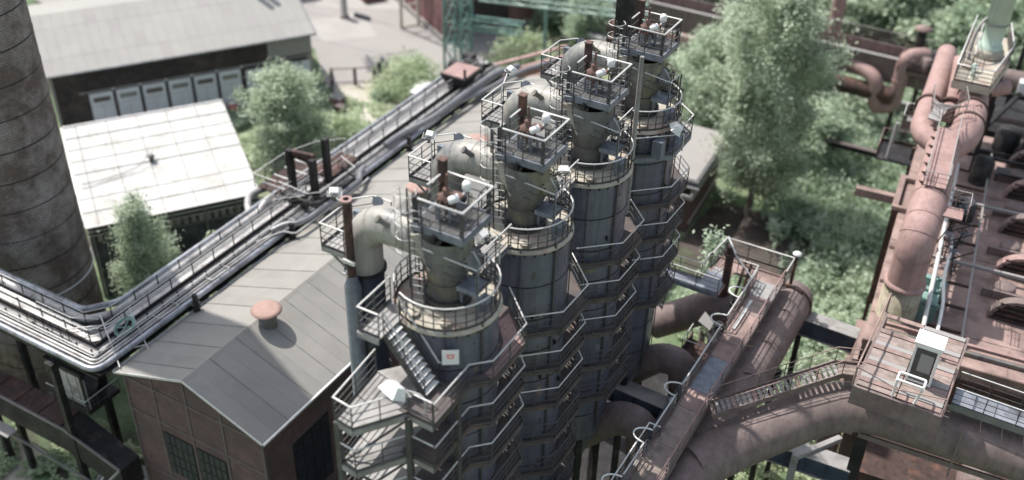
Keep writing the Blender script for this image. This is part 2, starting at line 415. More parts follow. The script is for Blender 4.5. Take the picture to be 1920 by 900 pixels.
def tower(i):
    cx, cy = TX, TY[i]; far = i >= 2
    t = thing('washing_tower', names[i], 'tower', (cx, cy, 0), 'gas washing towers in a row')
    c = (cx, cy)
    # tank
    b = MB(); b.lathe([(1.95, 0), (1.95, DZ - .12)] if i == 0 else [(.9, 10.5), (.9, 11.6), (1.95, 14.4), (1.95, DZ - .12)], c, 56, caps=False); tk = b.build('tank', 'tank', t)
    z = DZ - 1.9
    while z > (4 if i == 0 else 14.5):
        piece('weld_seam', 'seam', lambda q: q.lathe([(1.945, -.025), (1.972, -.02), (1.972, .02), (1.945, .025)], (0, 0), 56, caps=False), 'black', tk, (cx, cy, z)); z -= 1.75
    for k, (a, zz) in enumerate(((-1.15, 27.2), (-.55, 25.4), (-.9, 23.7), (-.3, 22.9))):
        a += .3 * i; zz -= .4 * (i % 2)
        piece('lifting_lug', 'lug', lambda q: (q.box(-.04, .14, -.02, .02, -.12, .12), q.box(.1, .14, -.07, .07, -.02, .02)), 'black', tk, (cx + 1.94 * math.cos(a), cy + 1.94 * math.sin(a), zz), a)
    rs = random.Random(40 + i)
    for k in range(9):      # riveted patches, conduits: every tank is repaired in its own way
        a = -1.5 + rs.random() * 2.2; zz_ = 20 + rs.random() * 9; wa = .05 + .1 * rs.random(); hh = .2 + .5 * rs.random()
        b = MB(); b.lathe([(1.955, zz_), (1.965, zz_ + .01), (1.965, zz_ + hh)], c, 3, caps=False, a0=a, a1=a + wa * 2); b.build('patch_plate', ('rustb', 'neck', 'skirt')[k % 3], tk)
    for k in range(2 + i % 2):
        a = -1.25 + .75 * k + .2 * rs.random(); b = MB(); b.tube([(cx + 2.03 * math.cos(a), cy + 2.03 * math.sin(a), 15), (cx + 2.03 * math.cos(a), cy + 2.03 * math.sin(a), DZ + .1)], .03 + .02 * (k % 2), 6); b.build('conduit', 'post', tk)
    if i:
        for a in (.8, 2.4, 3.9, 5.5): piece('support_leg', 'tleg2', lambda q: q.box(-.16, .16, -.16, .16, 0, 14.2), 'black', t, (cx + 1.75 * math.cos(a), cy + 1.75 * math.sin(a), 0), a)
    # deck
    b = MB(); b.lathe([(1.95, DZ - .16), (2.08, DZ - .16), (2.08, DZ - .1), (2.02, DZ - .06), (2.02, DZ), (1.9, DZ + .02), (.8, DZ + .06)], c, 56, caps=False)
    b.add([(cx + .8 * math.cos(a), cy + .8 * math.sin(a), DZ + .06) for a in [2 * PI * j / 24 for j in range(24)]], [tuple(range(24))])
    dk = b.build('deck', 'deck', t)
    for k in range(30):
        a = 2 * PI * k / 30
        piece('rim_bracket', 'brk', lambda q: q.add([(0, -.02, 0), (.13, -.02, 0), (0, -.02, -.2), (0, .02, 0), (.13, .02, 0), (0, .02, -.2)], [(0, 1, 2), (3, 5, 4), (0, 3, 4, 1), (1, 4, 5, 2), (0, 2, 5, 3)]), 'black', dk, (cx + 1.97 * math.cos(a), cy + 1.97 * math.sin(a), DZ - .16), a)
    A = lambda d: rad(d)
    if i == 0: spans = [(A(-118), A(78)), (A(112), A(222))]
    elif i == 3: spans = [(A(-78), A(72)), (A(112), A(240))]
    else: spans = [(A(-80), A(72)), (A(112), A(246))]
    for a0, a1 in spans:
        rail(dk, arc(c, 1.98, a0, a1, max(4, int((a1 - a0) / .2)), DZ), 1.05, 1.25, m='rail', r=.036)
    # small hatches and covers on the deck
    for (a, r, w, l) in ((-1.9, 1.6, .24, 0), (-1.05, 1.6, .24, 0), (.15, 1.5, .3, 1), (2.7, 1.4, .28, 0)):
        x, y = cx + r * math.cos(a), cy + r * math.sin(a)
        if l: 
            b = MB(); b.cb((x, y, DZ + .22), .4, .6, .3); b.cb((x, y, DZ + .4), .46, .66, .05); b.cb((x - .1, y, DZ + .45), .05, .4, .06); b.build('equipment_box', 'skirt', dk)
        else:
            piece('hatch_cover', ('hc', w), lambda q: (q.lathe([(w * .85, 0), (w * .85, .1), (w, .1), (w, .15), (0, .19)], (0, 0), 16, smooth=False), q.box(-.02, .02, -w * .5, w * .5, .17, .22)), 'deck', dk, (x, y, DZ + .03), a)
    # neck, cone
    b = MB(); b.lathe([(.72, DZ), (.72, DZ + 1.1), (.74, DZ + 1.12), (.98, DZ + 2.0), (1.0, DZ + 2.1), (.96, DZ + 3.05)], c, 36, caps=False); nk = b.build('neck', 'neck', t)
    b = MB()
    b.lathe([(.93, DZ + .12), (.93, DZ + .22)], c, 36, smooth=False); b.lathe([(.93, DZ + .27), (.93, DZ + .37)], c, 36, smooth=False); b.build('flange', 'post', nk)
    bolts(nk, c, .84, DZ + .395, 28, .055)
    b = MB(); b.lathe([(.725, DZ + 1.07), (.76, DZ + 1.07), (.76, DZ + 1.13), (.725, DZ + 1.13)], c, 36, caps=False); b.build('seam', 'post', nk)
    # square transition hood with flat olive panel
    b = MB(); z0, z1 = DZ + 1.75, DZ + 3.1
    b.add([(cx - 1.0, cy - .3, z0 - .2), (cx - .15, cy - .98, z0 + .05), (cx - 1.05, cy - .85, z1 - .05), (cx - .85, cy - .9, z1),
           (cx - .55, cy + .3, z0), (cx, cy, z1)], [(0, 1, 3, 2), (0, 2, 4), (1, 5, 3), (2, 3, 5, 4), (0, 4, 5, 1)])
    b.build('hood_panel', 'deck', nk)
    b = MB(); b.box(cx - .5, cx + .5, cy - .5, cy + .5, DZ + 3.0, DZ + 3.5); b.box(cx - .95, cx + .95, cy - .08, cy + .08, DZ + 3.05, DZ + 3.32); b.box(cx - .08, cx + .08, cy - .93, cy + .93, DZ + 3.06, DZ + 3.33); b.build('head_frame', 'black', nk)
    # manhole
    md = Vector((.78, -.05, .5)).normalized(); mc = Vector((cx + .62, cy + .1, DZ + 1.9))
    b = MB(); b.tube([mc, mc + md * .5], .4, 24); b.disc(mc + md * .5, md, .52, .07, 28); mh = b.build('manhole', 'neck', t)
    b = MB(); e1 = md.cross(Vector((0, 1, 0))).normalized(); e2 = md.cross(e1)
    for k in range(18):
        a = 2 * PI * k / 18; q = mc + md * .59 + (e1 * math.cos(a) + e2 * math.sin(a)) * .46; b.tube([q - md * .05, q + md * .04], .035, 5, smooth=False)
    tag(b.build('manhole_bolts', 'black', mh), kind='stuff')
    b = MB(); q = mc + md * .62; b.tube([q - e1 * .28, q - e1 * .28 + md * .12, q + e1 * .28 + md * .12, q + e1 * .28], .025, 5); b.build('manhole_handle', 'rail', mh)
    # side platform by the manhole
    b = MB(); b.box(cx + .75, cx + 1.65, cy - .55, cy + .35, DZ + 1.15, DZ + 1.22); b.box(cx + .75, cx + 1.65, cy - .57, cy - .53, DZ + 1.05, DZ + 1.26)
    b.bar((cx + .8, cy - .3, DZ), (cx + .8, cy - .3, DZ + 1.15), .09); b.bar((cx + 1.6, cy - .5, DZ), (cx + 1.6, cy - .5, DZ + 2.3), .09)
    sp = b.build('side_platform', 'skirt', t)
    rail(sp, [(cx - .35, cy - 1.05, DZ + 1.75), (cx + 1.62, cy - .56, DZ + 1.22)], 1.05, 2.2, toe=0, posts=False)
    rail(sp, [(cx + 1.62, cy - .56, DZ + 1.2), (cx + 1.66, cy + .38, DZ + 1.2), (cx + .9, cy + .38, DZ + 1.2)], 1.05, .9)
    ladder(t, (cx + 1.55, cy + .55, DZ), (cx + 1.55, cy + .55, DZ + 2.3), .38, (1, 0, 0))
    # valve platform
    PZ = 33.72; x0, x1, y0, y1 = cx - 1.0, cx + 1.15, cy - .75, cy + 1.3
    b = MB()
    for (a, c_, d, e) in ((x0, x1, y0, y0 + .07), (x0, x1, y1 - .07, y1)): b.box(a, c_, d, e, PZ - .3, PZ + .02)
    for (a, c_, d, e) in ((x0, x0 + .07, y0 + .072, y1 - .072), (x1 - .07, x1, y0 + .072, y1 - .072)): b.box(a, c_, d, e, PZ - .3, PZ + .02)
    for k in range(3): b.bar((x0 + .1, y0 + .4 + k * .6, PZ - .15), (x1 - .1, y0 + .4 + k * .6, PZ - .15), .08, .18)
    vp = b.build('valve_platform', 'skirt', t)
    for k in range(10):
        w = (x1 - x0 - .15) / 10
        piece('floor_board', 'board', lambda q: q.box(-.093, .093, -.93, .93, -.03, 0), 'grate', vp, (x0 + .075 + w * (k + .5), (y0 + y1) / 2, PZ + .02 + .006 * ((k * 7) % 3)))
    for (sx, sy) in ((x0 + .1, y0 + .1), (x1 - .1, y0 + .1), (x1 - .1, y1 - .1), (x0 + .1, y1 - .1)):
        piece('corner_post', 'cpost', lambda q: q.box(-.06, .06, -.06, .06, -.45, 1.1), 'post', vp, (sx, sy, PZ))
    rail(vp, [(x0 + .1, y0 + .9, PZ), (x0 + .1, y1, PZ), (x1, y1, PZ), (x1, y0, PZ), (x0 + .3, y0, PZ)], 1.12, 1.05, r=.042, mids=2, toe=0)
    # access ladder and cage
    ladder(t, (cx - .62, cy - 1.0, DZ), (cx - .85, cy - .78, PZ + .9), .5, (1, .25, 0))
    cage(t, (cx - 1.32, cy - .62), .4, DZ + 2.2, PZ + 1.15, rad(100))
    ladder(t, (cx - 1.3, cy - .25, DZ + .1), (cx - 1.3, cy - .25, PZ + 1.0), .42, (1, 0, 0))
    b = MB(); b.box(cx - 1.6, x0, cy - .5, cy + .3, PZ - .05, PZ); b.build('step_plate', 'grate', t)
    # valve drive: rusty frame, white motors
    vx, vy = cx - .1, cy + .15
    b = MB(); b.lathe([(.36, PZ + .62), (.36, PZ + .7)], (vx, vy), 18, smooth=False); b.lathe([(.3, PZ + .85), (.3, PZ + .95), (.14, PZ + 1.0), (.12, PZ + 1.25)], (vx, vy), 16)
    b.tube([(vx + .04, vy, PZ + 1.2), (vx + .04, vy, PZ + 1.85)], .05, 8); b.box(vx + .05, vx + .5, vy + .15, vy + .5, PZ + .8, PZ + .92)
    for k in range(6):
        a = k * PI / 3; b.bar((vx + .33 * math.cos(a), vy + .33 * math.sin(a), PZ + .35), (vx + .33 * math.cos(a), vy + .33 * math.sin(a), PZ + .9), .07)
    va = b.build('valve_drive', 'valve', t)
    for (dx, dy) in ((-.28, -.2), (-.1, -.32), (.28, -.2), (.42, .1), (-.2, .3)):
        piece('support_leg', 'vleg', lambda q: q.tube([(0, 0, 0), (0, 0, .6)], .06, 8), 'skirt', va, (vx + dx, vy + dy, PZ + .03))
    b = MB(); b.tube([(vx + .30, vy - .2, PZ + .95), (vx + .5, vy + .03, PZ + 1.03)], .15, 16); b.tube([(vx + .26, vy - .26, PZ + .94), (vx + .30, vy - .2, PZ + .95)], [.1, .15], 16)
    b.build('motor', 'white', va)
    b = MB(); b.lathe([(.13, PZ + 1.15), (.165, PZ + 1.2), (.165, PZ + 1.42), (.12, PZ + 1.5), (0, PZ + 1.52)], (vx + .6, vy + .42), 16); b.tube([(vx + .6, vy + .42, PZ + 1.15), (vx + .57, vy + .32, PZ + 1.0)], .08, 10); b.build('gear_housing', 'white', va)
    b = MB()
    for k in range(4): b.tube(bend([(vx + .62, vy + .1 * k, PZ + 1.1), (vx + .9, vy + .1 * k, PZ + 1.2), (vx + .8 + .05 * k, vy + .05 * k, PZ + .3)], .3), .018, 4)
    b.build('cable', 'black', va)
    # weight box on a post at the back corner
    b = MB(); b.box(x0 - .02, x0 + .25, y1 - .29, y1 - .02, PZ + .8, PZ + 1.7); b.box(x0 + .02, x0 + .12, y1 - .3, y1 - .2, PZ, PZ + .75); b.box(x0 + .2, x0 + .28, y1 - .3, y1 - .2, PZ, PZ + .75)
    wb = b.build('counterweight_box', 'rustd', t)
    b = MB(); b.box(x0 - .05, x0 + .28, y1 - .32, y1 + .01, PZ + 1.702, PZ + 1.74); b.build('lid', 'valve', wb)
    # duct: horizontal run, elbow, down pipe
    zz = DZ + 2.42; ex = cx - 3.8
    P = [(cx - .5, cy, zz), (cx - 2.35, cy, zz)] + [(ex + 1.4 - 1.4 * math.sin(a), cy, zz - 1.4 + 1.4 * math.cos(a)) for a in [PI / 2 * k / 9 for k in range(1, 10)]]
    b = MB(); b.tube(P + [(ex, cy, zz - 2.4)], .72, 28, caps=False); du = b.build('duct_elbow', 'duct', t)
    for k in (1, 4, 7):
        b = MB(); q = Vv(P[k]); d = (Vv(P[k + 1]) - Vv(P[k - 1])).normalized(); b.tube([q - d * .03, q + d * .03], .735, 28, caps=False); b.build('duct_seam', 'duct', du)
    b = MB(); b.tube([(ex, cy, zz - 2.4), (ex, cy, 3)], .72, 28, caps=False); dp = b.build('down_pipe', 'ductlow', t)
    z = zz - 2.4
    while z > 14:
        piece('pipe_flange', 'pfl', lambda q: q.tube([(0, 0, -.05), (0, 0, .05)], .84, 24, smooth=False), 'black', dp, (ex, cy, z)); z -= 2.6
    b = MB(); b.tube([(cx - 2.2, cy - .55, zz + .45), (cx - 2.45, cy - .75, zz + .7)], .11, 12); b.tube([(cx - 2.45, cy - .75, zz + .7), (cx - 2.5, cy - .79, zz + .75)], .16, 12); b.build('inspection_port', 'neck', du)
    # landing at the elbow
    lz = 31.35; X0, X1, Y0, Y1 = ex - 1.25, ex - .15, cy - 1.0, cy + 1.25
    b = MB(); b.prism([(X0, Y0), (X1, Y0), (X1, Y0 + .5), (X0 + .75, Y0 + .75), (X0 + .75, Y1 - .3), (ex + .2, Y1), (ex + .2, Y1 + .35), (X0 + .6, Y1 + .35), (X0, Y1 - .3)], lz - .05, lz)
    b.bar((X0, Y0, lz - .12), (X1, Y0, lz - .12), .06, .2); b.bar((X0, Y0, lz - .12), (X0, Y1 - .3, lz - .12), .06, .2); b.bar((X0 + .1, Y0 + .1, lz - .1), (ex - .4, cy - .5, lz - 1.2), .07)
    ld = b.build('duct_landing', 'walk', t)
    rail(ld, [(X1, Y0, lz), (X0, Y0, lz), (X0, Y1 - .3, lz), (X0 + .6, Y1 + .35, lz), (ex + .2, Y1 + .35, lz)], 1.05, 1.1, r=.034)
    b = MB(); b.box(X0 + .5, X0 + .78, Y1 - .85, Y1 - .65, lz, lz + 1.0); b.disc((X0 + 1.0, Y1 + .1, lz + 1.05), (.3, -.8, .4), .22, .08, 14); b.build('control_box', 'skirt', ld)
    # bridge to the next deck
    if i < 3:
        gy0, gy1 = cy + 1.85, TY[i + 1] - 1.85; gx0, gx1 = cx - .65, cx + .35
        b = MB(); b.bar((gx0, gy0, DZ + .0), (gx0, gy1, DZ + .0), .05, .18); b.bar((gx1, gy0, DZ + .0), (gx1, gy1, DZ + .0), .05, .18)
        gb = b.build('bridge_between_decks', 'skirt', t)
        for k in range(5):
            piece('grating_bar', 'gbar', lambda q: q.box(-.08, .08, -1.1, 1.1, -.02, .02), 'walk', gb, (gx0 + .12 + k * .19, (gy0 + gy1) / 2, DZ + .04))
        rail(gb, [(gx0, gy0 - .1, DZ + .05), (gx0, gy1 + .1, DZ + .05)], 1.05, 1.1, r=.034); rail(gb, [(gx1, gy0 - .1, DZ + .05), (gx1, gy1 + .1, DZ + .05)], 1.05, 1.1, r=.034)
    # galleries
    top = 27.82 if i == 0 else 26.0
    L = [(.8, -2.25), (2.4, -.75), (2.45, 1.5), (.8, 3.2)]
    if i == 0: L = [(1.9, -3.9), (1.85, -1.45), (2.5, -.8), (2.5, 1.7), (.8, 3.35)]
    k = 0; z = top; nlev = (10, 6, 5, 4)[i]
    while k < nlev:
        o = [(cx + x, cy + y) for x, y in L]
        inner = [(cx + .35, cy + L[-1][1]), (cx + .35, cy + 2.05), (cx + 1.5, cy + 1.4), (cx + 2.0, cy + .25), (cx + 2.0, cy - .35), (cx + 1.45, cy - 1.45), (cx + .35, cy - 2.05), (cx + .35, cy + L[0][1])]
        b = MB(); b.prism(o + inner, z - .05, z)
        pp = [(x, y, z - .13) for x, y in o]
        for a, c_ in zip(pp[:-1], pp[1:]): b.bar(a, c_, .05, .15)
        b.bar((cx + 1.8, cy + .9, z - .12), (cx + 2.45, cy + .9, z - .12), .08, .12); b.bar((cx + 1.8, cy - .9, z - .12), (cx + 2.45, cy - .9, z - .12), .08, .12)
        g = b.build('gallery', 'brown', t)
        rail(g, [(x, y, z) for x, y in o], 1.02, 1.3, r=.032, m='rail' if k < 3 else 'post', posts=k < 5, toe=.07)  # shade on the lower galleries put into a darker handrail colour
        if i == 0 and k == 0:
            b = MB(); b.prism([(cx + 2.02, cy - .6), (cx + 2.44, cy - .75), (cx + 2.44, cy + 1.55), (cx + 1.0, cy + 3.0), (cx + .9, cy + 2.3), (cx + 1.7, cy + 1.35), (cx + 2.05, cy + .4)], z + .001, z + .012); b.build('painted_plate', 'rustp', g)
        # stair hatch with short ladder to the next gallery
        if k < 4:
            b = MB(); hx, hy = cx + 1.55, cy + 1.75
            b.bar((hx, hy, z - 2.1), (hx + .1, hy + .5, z), .04); b.bar((hx + .45, hy - .3, z - 2.1), (hx + .55, hy + .2, z), .04)
            for q in range(7):
                f = (q + .5) / 7; b.bar((hx + .1 * f, hy + .5 * f, z - 2.1 + 2.1 * f), (hx + .45 + .1 * f, hy - .3 + .5 * f, z - 2.1 + 2.1 * f), .16, .025)
            b.build('gallery_ladder', 'post', g)
        z -= 2.14; k += 1
    if i == 3:      # wide ring gallery under the deck
        z = 28.9; o = [(cx - .1, cy - 1.9), (cx + .25, cy - 2.75), (cx + 1.6, cy - 2.2), (cx + 2.35, cy - .6), (cx + 2.35, cy + 1.5), (cx + 1.2, cy + 2.6), (cx - .6, cy + 2.7)]
        o = [(cx + .2, cy - 2.8), (cx + 2.3, cy - .9), (cx + 2.3, cy + 1.5), (cx + .5, cy + 3.0)]
        b = MB(); b.prism(o + [(cx + .3, cy + 2.0), (cx + 1.5, cy + 1.3), (cx + 2.0, cy), (cx + 1.4, cy - 1.4), (cx + .2, cy - 2.0)], z - .06, z)
        for a, c_ in zip(o[:-1], o[1:]): b.bar((*a, z - .15), (*c_, z - .15), .06, .24)
        g = b.build('upper_gallery', 'skirt', t); rail(g, [(x, y, z) for x, y in o], 1.1, 1.2, r=.034)
        b = MB(); b.box(cx + 1.5, cx + 2.0, cy - 1.7, cy - 1.2, z, z + .9); b.build('cabinet', 'skirt', g)
    return t
TW = [tower(i) for i in range(4)]

# front landing and stair of the nearest tower
cx, cy = TX, TY[0]
t = thing('steel_stair', 'steep open stair with white worn treads dropping beside the nearest tower tank', 'stair', (-18.1, 23.9, 27.8))
b = MB(); b.prism([(-19.05, 23.1), (-18.1, 23.1), (-18.1, 24.55), (-17.9, 24.55), (-18.9, 25.2), (-19.3, 25.4), (-19.05, 24.9)], DZ - .07, DZ - .01); b.bar((-19.05, 23.1, DZ - .15), (-18.1, 23.1, DZ - .15), .06, .22); b.bar((-19.05, 23.1, DZ - .15), (-19.05, 24.9, DZ - .15), .06, .22)
ld = b.build('top_landing', 'walk', t)
rail(ld, [(-18.1, 23.15, DZ), (-19.0, 23.15, DZ), (-19.05, 25.2, DZ)], 1.1, 1.0, r=.036)
b = MB()
for y in (23.45, 24.35): b.bar((-18.1, y, DZ - .1), (-16.35, y, 27.85), .04, .24)
st = b.build('stringer', 'post', t)
for k in range(10):
    f = (k + .5) / 10.3
    piece('stair_tread', 'tread', lambda q: q.box(-.11, .11, -.43, .43, -.025, .025), 'white', t, (-18.1 + 1.75 * f, 23.9, DZ - .1 - 2.25 * f))
for y in (23.42, 24.4):
    rail(st, [(-18.1, y, DZ), (-16.4, y, 27.85)], 1.05, 1.2, toe=0, r=.034)
rail(st, [(-16.4, 24.4, 27.85), (-16.1, 24.95, 27.85)], 1.05, .8, toe=0)
# lower landing around the foot of the stair, two storeys
t = thing('landing_tower', 'two storey railed landing in front of the nearest tower under the foremost floodlight', 'platform', (-17.2, 22.3, 0))
for n_, z in enumerate((27.8, 25.66, 23.5, 21.4)):
    o = [(-18.85, 23.8), (-18.6, 20.95), (-17.75, 20.85), (-16.55, 22.55), (-15.45, 22.5)]
    b = MB(); b.prism([(x, y) for x, y in o] + [(-15.45, 24.9), (-16.2, 24.65), (-17.3, 24.3), (-18.2, 24.6)], z - .06, z)
    for a, c_ in zip(o[:-1], o[1:]): b.bar((*a, z - .16), (*c_, z - .16), .07, .26)
    g = b.build('landing', 'walk', t)
    rail(g, [(x, y, z) for x, y in o], 1.1, 1.2, r=.036, m='rail')
for (x, y) in ((-16.5, 22.5), (-18.55, 21.0), (-15.5, 24.2)):
    piece('column', 'col', lambda q: q.box(-.11, .11, -.11, .11, 0, 27.7), 'post', t, (x, y, 0))
b = MB(); b.bar((-18.5, 21.1, 25.6), (-16.5, 22.5, 27.6), .07); b.bar((-16.5, 22.4, 23.4), (-18.5, 21.0, 25.4), .07); b.bar((-18.6, 21, 23.4), (-16.5, 22.5, 25.5), .07); b.build('brace', 'post', t)

# white sign on the nearest tank
t = thing('sign', 'small square white sign with faded red mark on the nearest tank', 'sign', (-15.95, 24.75, 29.2))
sx = Vector((.80, .56, 0)).normalized(); sn = Vector((.5, -.72, .25)).normalized(); su = sn.cross(sx).normalized() * -1
su = Vector((0, 0, 1)); o_ = Vector((-16.0, 24.55, 29.25)); sn = Vector((.56, -.80, 0))
def plate(b, w, h, d0, d1, ox=0, oz=0):
    b.hexa([o_ + sx * (ox + a * w / 2) + sn * d + su * (oz + c_ * h / 2) for d in (d0, d1) for a, c_ in ((-1, -1), (1, -1), (1, 1), (-1, 1))])
b = MB(); plate(b, .62, .68, 0, .03); b.build('sign_plate', 'white', t)
b = MB(); plate(b, .3, .07, .032, .036, 0, .12); plate(b, .06, .2, .032, .037, -.1, .06); plate(b, .06, .2, .032, .037, .1, .06); plate(b, .2, .06, .032, .038, 0, -.02); b.build('printed_mark', 'red', t)
b = MB(); b.bar(o_ + Vector((-.1, .0, -.6)), o_ + Vector((-.1, .05, .3)), .05); b.build('bracket', 'post', t)

# stand pipe in front of the first elbow
t = thing('stand_pipe', 'slim rusty open topped vent pipe standing before the first duct elbow', 'pipe', (-20.95, 25.35, 0))
b = MB(); b.tube([(-20.95, 25.35, 30.2), (-20.95, 25.35, 33.95)], .17, 14, caps=False); b.tube([(-20.95, 25.35, 33.9), (-20.95, 25.35, 30.2)], .12, 12, caps=False); up_ = b.build('upper_pipe', 'rustd', t)
b = MB(); b.lathe([(.12, 33.9), (.23, 33.9), (.23, 33.98), (.12, 33.98)], (-20.95, 25.35), 18, caps=False, smooth=False); b.build('top_flange', 'rustp', up_)
b = MB(); b.tube([(-20.95, 25.35, 0), (-20.95, 25.35, 30.0), (-20.95, 25.35, 30.5)], [.33, .33, .17], 18); b.build('lower_pipe', 'skirt', t)
b = MB(); b.box(-21.15, -20.6, 25.1, 25.2, 31.2, 31.35); b.box(-21.2, -21.05, 25.1, 25.6, 30.6, 30.7); b.build('clamp', 'rail', t)

t = thing('flagpole', 'tall pale bare pole rising between the third and the farthest tower', 'pole', (-16.35, 41.15, 24))
b = MB(); b.tube([(-16.35, 41.15, 24.0), (-16.35, 41.15, 30), (-16.35, 41.15, 34.5)], [.12, .12, .1], 12); b.build('shaft', 'walk', t)
b = MB(); b.lathe([(.15, 29.1), (.15, 29.2)], (-16.35, 41.15), 12, smooth=False); b.lathe([(.2, 25.95), (.2, 26.1)], (-16.35, 41.15), 12, smooth=False); b.build('collar', 'post', t)

floodlight('white floodlight on the bridge between the first and second towers', (-17.05, 28.5, 32.0), (-16.75, 29.3, DZ), rad(170), .6)
floodlight('floodlight on the bridge between the second and third towers', (-16.9, 34.9, 31.7), (-16.7, 35.2, DZ), rad(-60), .55)
floodlight('floodlight on a goose neck above the first duct landing, over the pipe bridge', (-22.75, 26.9, 32.9), (-22.2, 26.7, 31.35), rad(120), .5)
floodlight('floodlight on a goose neck above the second duct landing, over the grey roof', (-22.4, 33.0, 32.6), (-22.2, 32.8, 31.35), rad(100), .5)
floodlight('small floodlight above the third duct landing, near the far end of the hall roof', (-22.6, 40.3, 32.6), (-22.2, 38.7, 31.35), rad(60), .5)
floodlight('big boxy floodlight on the ring gallery of the farthest tower', (-14.9, 42.9, 30.5), (-14.75, 43.6, 28.9), rad(-150), .75)
floodlight('foremost and largest floodlight, on the landing rail in front of the nearest tower', (-16.75, 22.1, 29.3), (-15.9, 22.7, 27.8), rad(-110), .9)

# ---------------------------------------------------------------- brick hall
HX0, HX1, HXR, HY0, HY1 = -42.0, -30.9, -36.3, 28.85, 73.5; EZ, RZ = 13.0, 15.0
t = thing('brick_hall', 'long brick hall with grey felt gable roof beside the washing towers', 'building', (-36.5, 29, 0))
b = MB(); y0 = HY0 + .35
b.add([(HX0 + .35, y0, 0), (HX1 - .35, y0, 0), (HX1 - .35, y0, EZ - .15), (HXR, y0, RZ - .15), (HX0 + .35, y0, EZ - .15), (HX0 + .35, y0 + .3, 0), (HX1 - .35, y0 + .3, 0), (HX1 - .35, y0 + .3, EZ - .15), (HXR, y0 + .3, RZ - .15), (HX0 + .35, y0 + .3, EZ - .15)],
      [(0, 1, 2, 3, 4), (9, 8, 7, 6, 5), (0, 5, 6, 1), (1, 6, 7, 2), (2, 7, 8, 3), (3, 8, 9, 4), (4, 9, 5, 0)])
gw = b.build('gable_wall', 'redb', t)
b = MB()
for z in (12.6, 10.1, 5.4): b.box(HX0 + .34, HX1 - .34, y0 - .05, y0 + .02, z - .09, z + .09)
for x in (-39.4, -36.8, -34.2):
    top = RZ - .2 - abs(x - HXR) * .36
    b.box(x - .08, x + .08, y0 - .045, y0 + .02, 0, 5.3); b.box(x - .08, x + .08, y0 - .045, y0 + .02, 5.5, 10.0); b.box(x - .08, x + .08, y0 - .045, y0 + .02, 10.2, 12.5); b.box(x - .08, x + .08, y0 - .045, y0 + .02, 12.7, top)
b.box(HX0 + .3, HX0 + .45, y0 - .06, y0 + .1, 0, EZ - .2); b.box(HX1 - .47, HX1 - .32, y0 - .06, y0 + .1, 0, EZ - .2)
b.build('steel_frame', 'band', gw)
def grid_window(parent, x0, x1, y, z0, z1, nx, nz, axis='x', m='glass'):
    b = MB()
    if axis == 'x': b.box(x0, x1, y - .04, y + .02, z0, z1)
    else: b.box(y - .02, y + .04, x0, x1, z0, z1)
    w = b.build('window', 'black', parent)
    dx = (x1 - x0) / nx; dz = (z1 - z0) / nz
    def fn(q):
        if axis == 'x': q.box(-dx / 2 + .05, dx / 2 - .05, -.012, .012, -dz / 2 + .05, dz / 2 - .05)
        else: q.box(-.012, .012, -dx / 2 + .05, dx / 2 - .05, -dz / 2 + .05, dz / 2 - .05)
    for i in range(nx):
        for j in range(nz):
            p = (x0 + dx * (i + .5), y - .055, z0 + dz * (j + .5)) if axis == 'x' else (y + .055, x0 + dx * (i + .5), z0 + dz * (j + .5))
            piece('window_pane', ('pane', round(dx, 3), round(dz, 3), axis), fn, m, w, p)
    return w
for (xa, xb) in ((-39.2, -36.95), (-36.6, -34.4)):
    grid_window(gw, xa, xb, y0, 6.0, 9.4, 5, 4)
    grid_window(gw, xa, xb, y0, 1.5, 4.9, 5, 4)
b = MB(); b.box(HX1 - .65, HX1 - .35, y0 + .3, HY1, 0, EZ - .15); sw = b.build('side_wall', 'redb', t)
for k in range(7):
    grid_window(sw, 31.4 + k * 6, 34.6 + k * 6, HX1 - .35, 5.5, 10.5, 4, 4, 'y')
b = MB(); b.box(HX0 + .35, HX0 + .65, y0 + .3, HY1, 0, EZ - .15); b.build('side_wall', 'redb', t)
b = MB(); b.box(HX0 + .65, HX1 - .65, HY1 - .3, HY1, 0, EZ - .15); b.build('end_wall', 'redb', t)
b = MB()
sl = (RZ - EZ) / (HXR - HX0); sr = (RZ - EZ) / (HX1 - HXR)
b.add([(HX0, HY0, EZ - .12), (HXR, HY0, RZ - .12), (HX1, HY0, EZ - .12), (HX0, HY1, EZ - .12), (HXR, HY1, RZ - .12), (HX1, HY1, EZ - .12),
       (HX0, HY0, EZ), (HXR, HY0, RZ), (HX1, HY0, EZ), (HX0, HY1, EZ), (HXR, HY1, RZ), (HX1, HY1, EZ)],
      [(0, 3, 4, 1), (1, 4, 5, 2), (6, 7, 10, 9), (7, 8, 11, 10), (0, 1, 7, 6), (1, 2, 8, 7), (3, 9, 10, 4), (4, 10, 11, 5), (0, 6, 9, 3), (2, 5, 11, 8)])
rf = b.build('roof', 'roof', t)
pw = 1.06; nst = int((HY1 - HY0) / pw)
for k in range(nst):
    dz = .012 + .01 * (k % 2)
    def fl(q): q.hexa([(0, 0, 0), (HXR - HX0, 0, RZ - EZ), (HXR - HX0, pw + .05, RZ - EZ), (0, pw + .05, 0), (0, 0, .014), (HXR - HX0, 0, RZ - EZ + .014), (HXR - HX0, pw + .05, RZ - EZ + .014), (0, pw + .05, .014)])
    def fr(q): q.hexa([(HX1 - HXR, 0, EZ - RZ), (HX1 - HXR, pw + .05, EZ - RZ), (0, pw + .05, 0), (0, 0, 0), (HX1 - HXR, 0, EZ - RZ + .014), (HX1 - HXR, pw + .05, EZ - RZ + .014), (0, pw + .05, .014), (0, 0, .014)])
    piece('roofing_strip', 'rsl', fl, ('roof', 'roof', 'roofb')[(k * 5) % 3], rf, (HX0, HY0 + k * pw, EZ + dz)); piece('roofing_strip', 'rsr', fr, ('roof', 'roofb', 'roof')[(k * 7) % 3], rf, (HXR, HY0 + k * pw, RZ + dz))
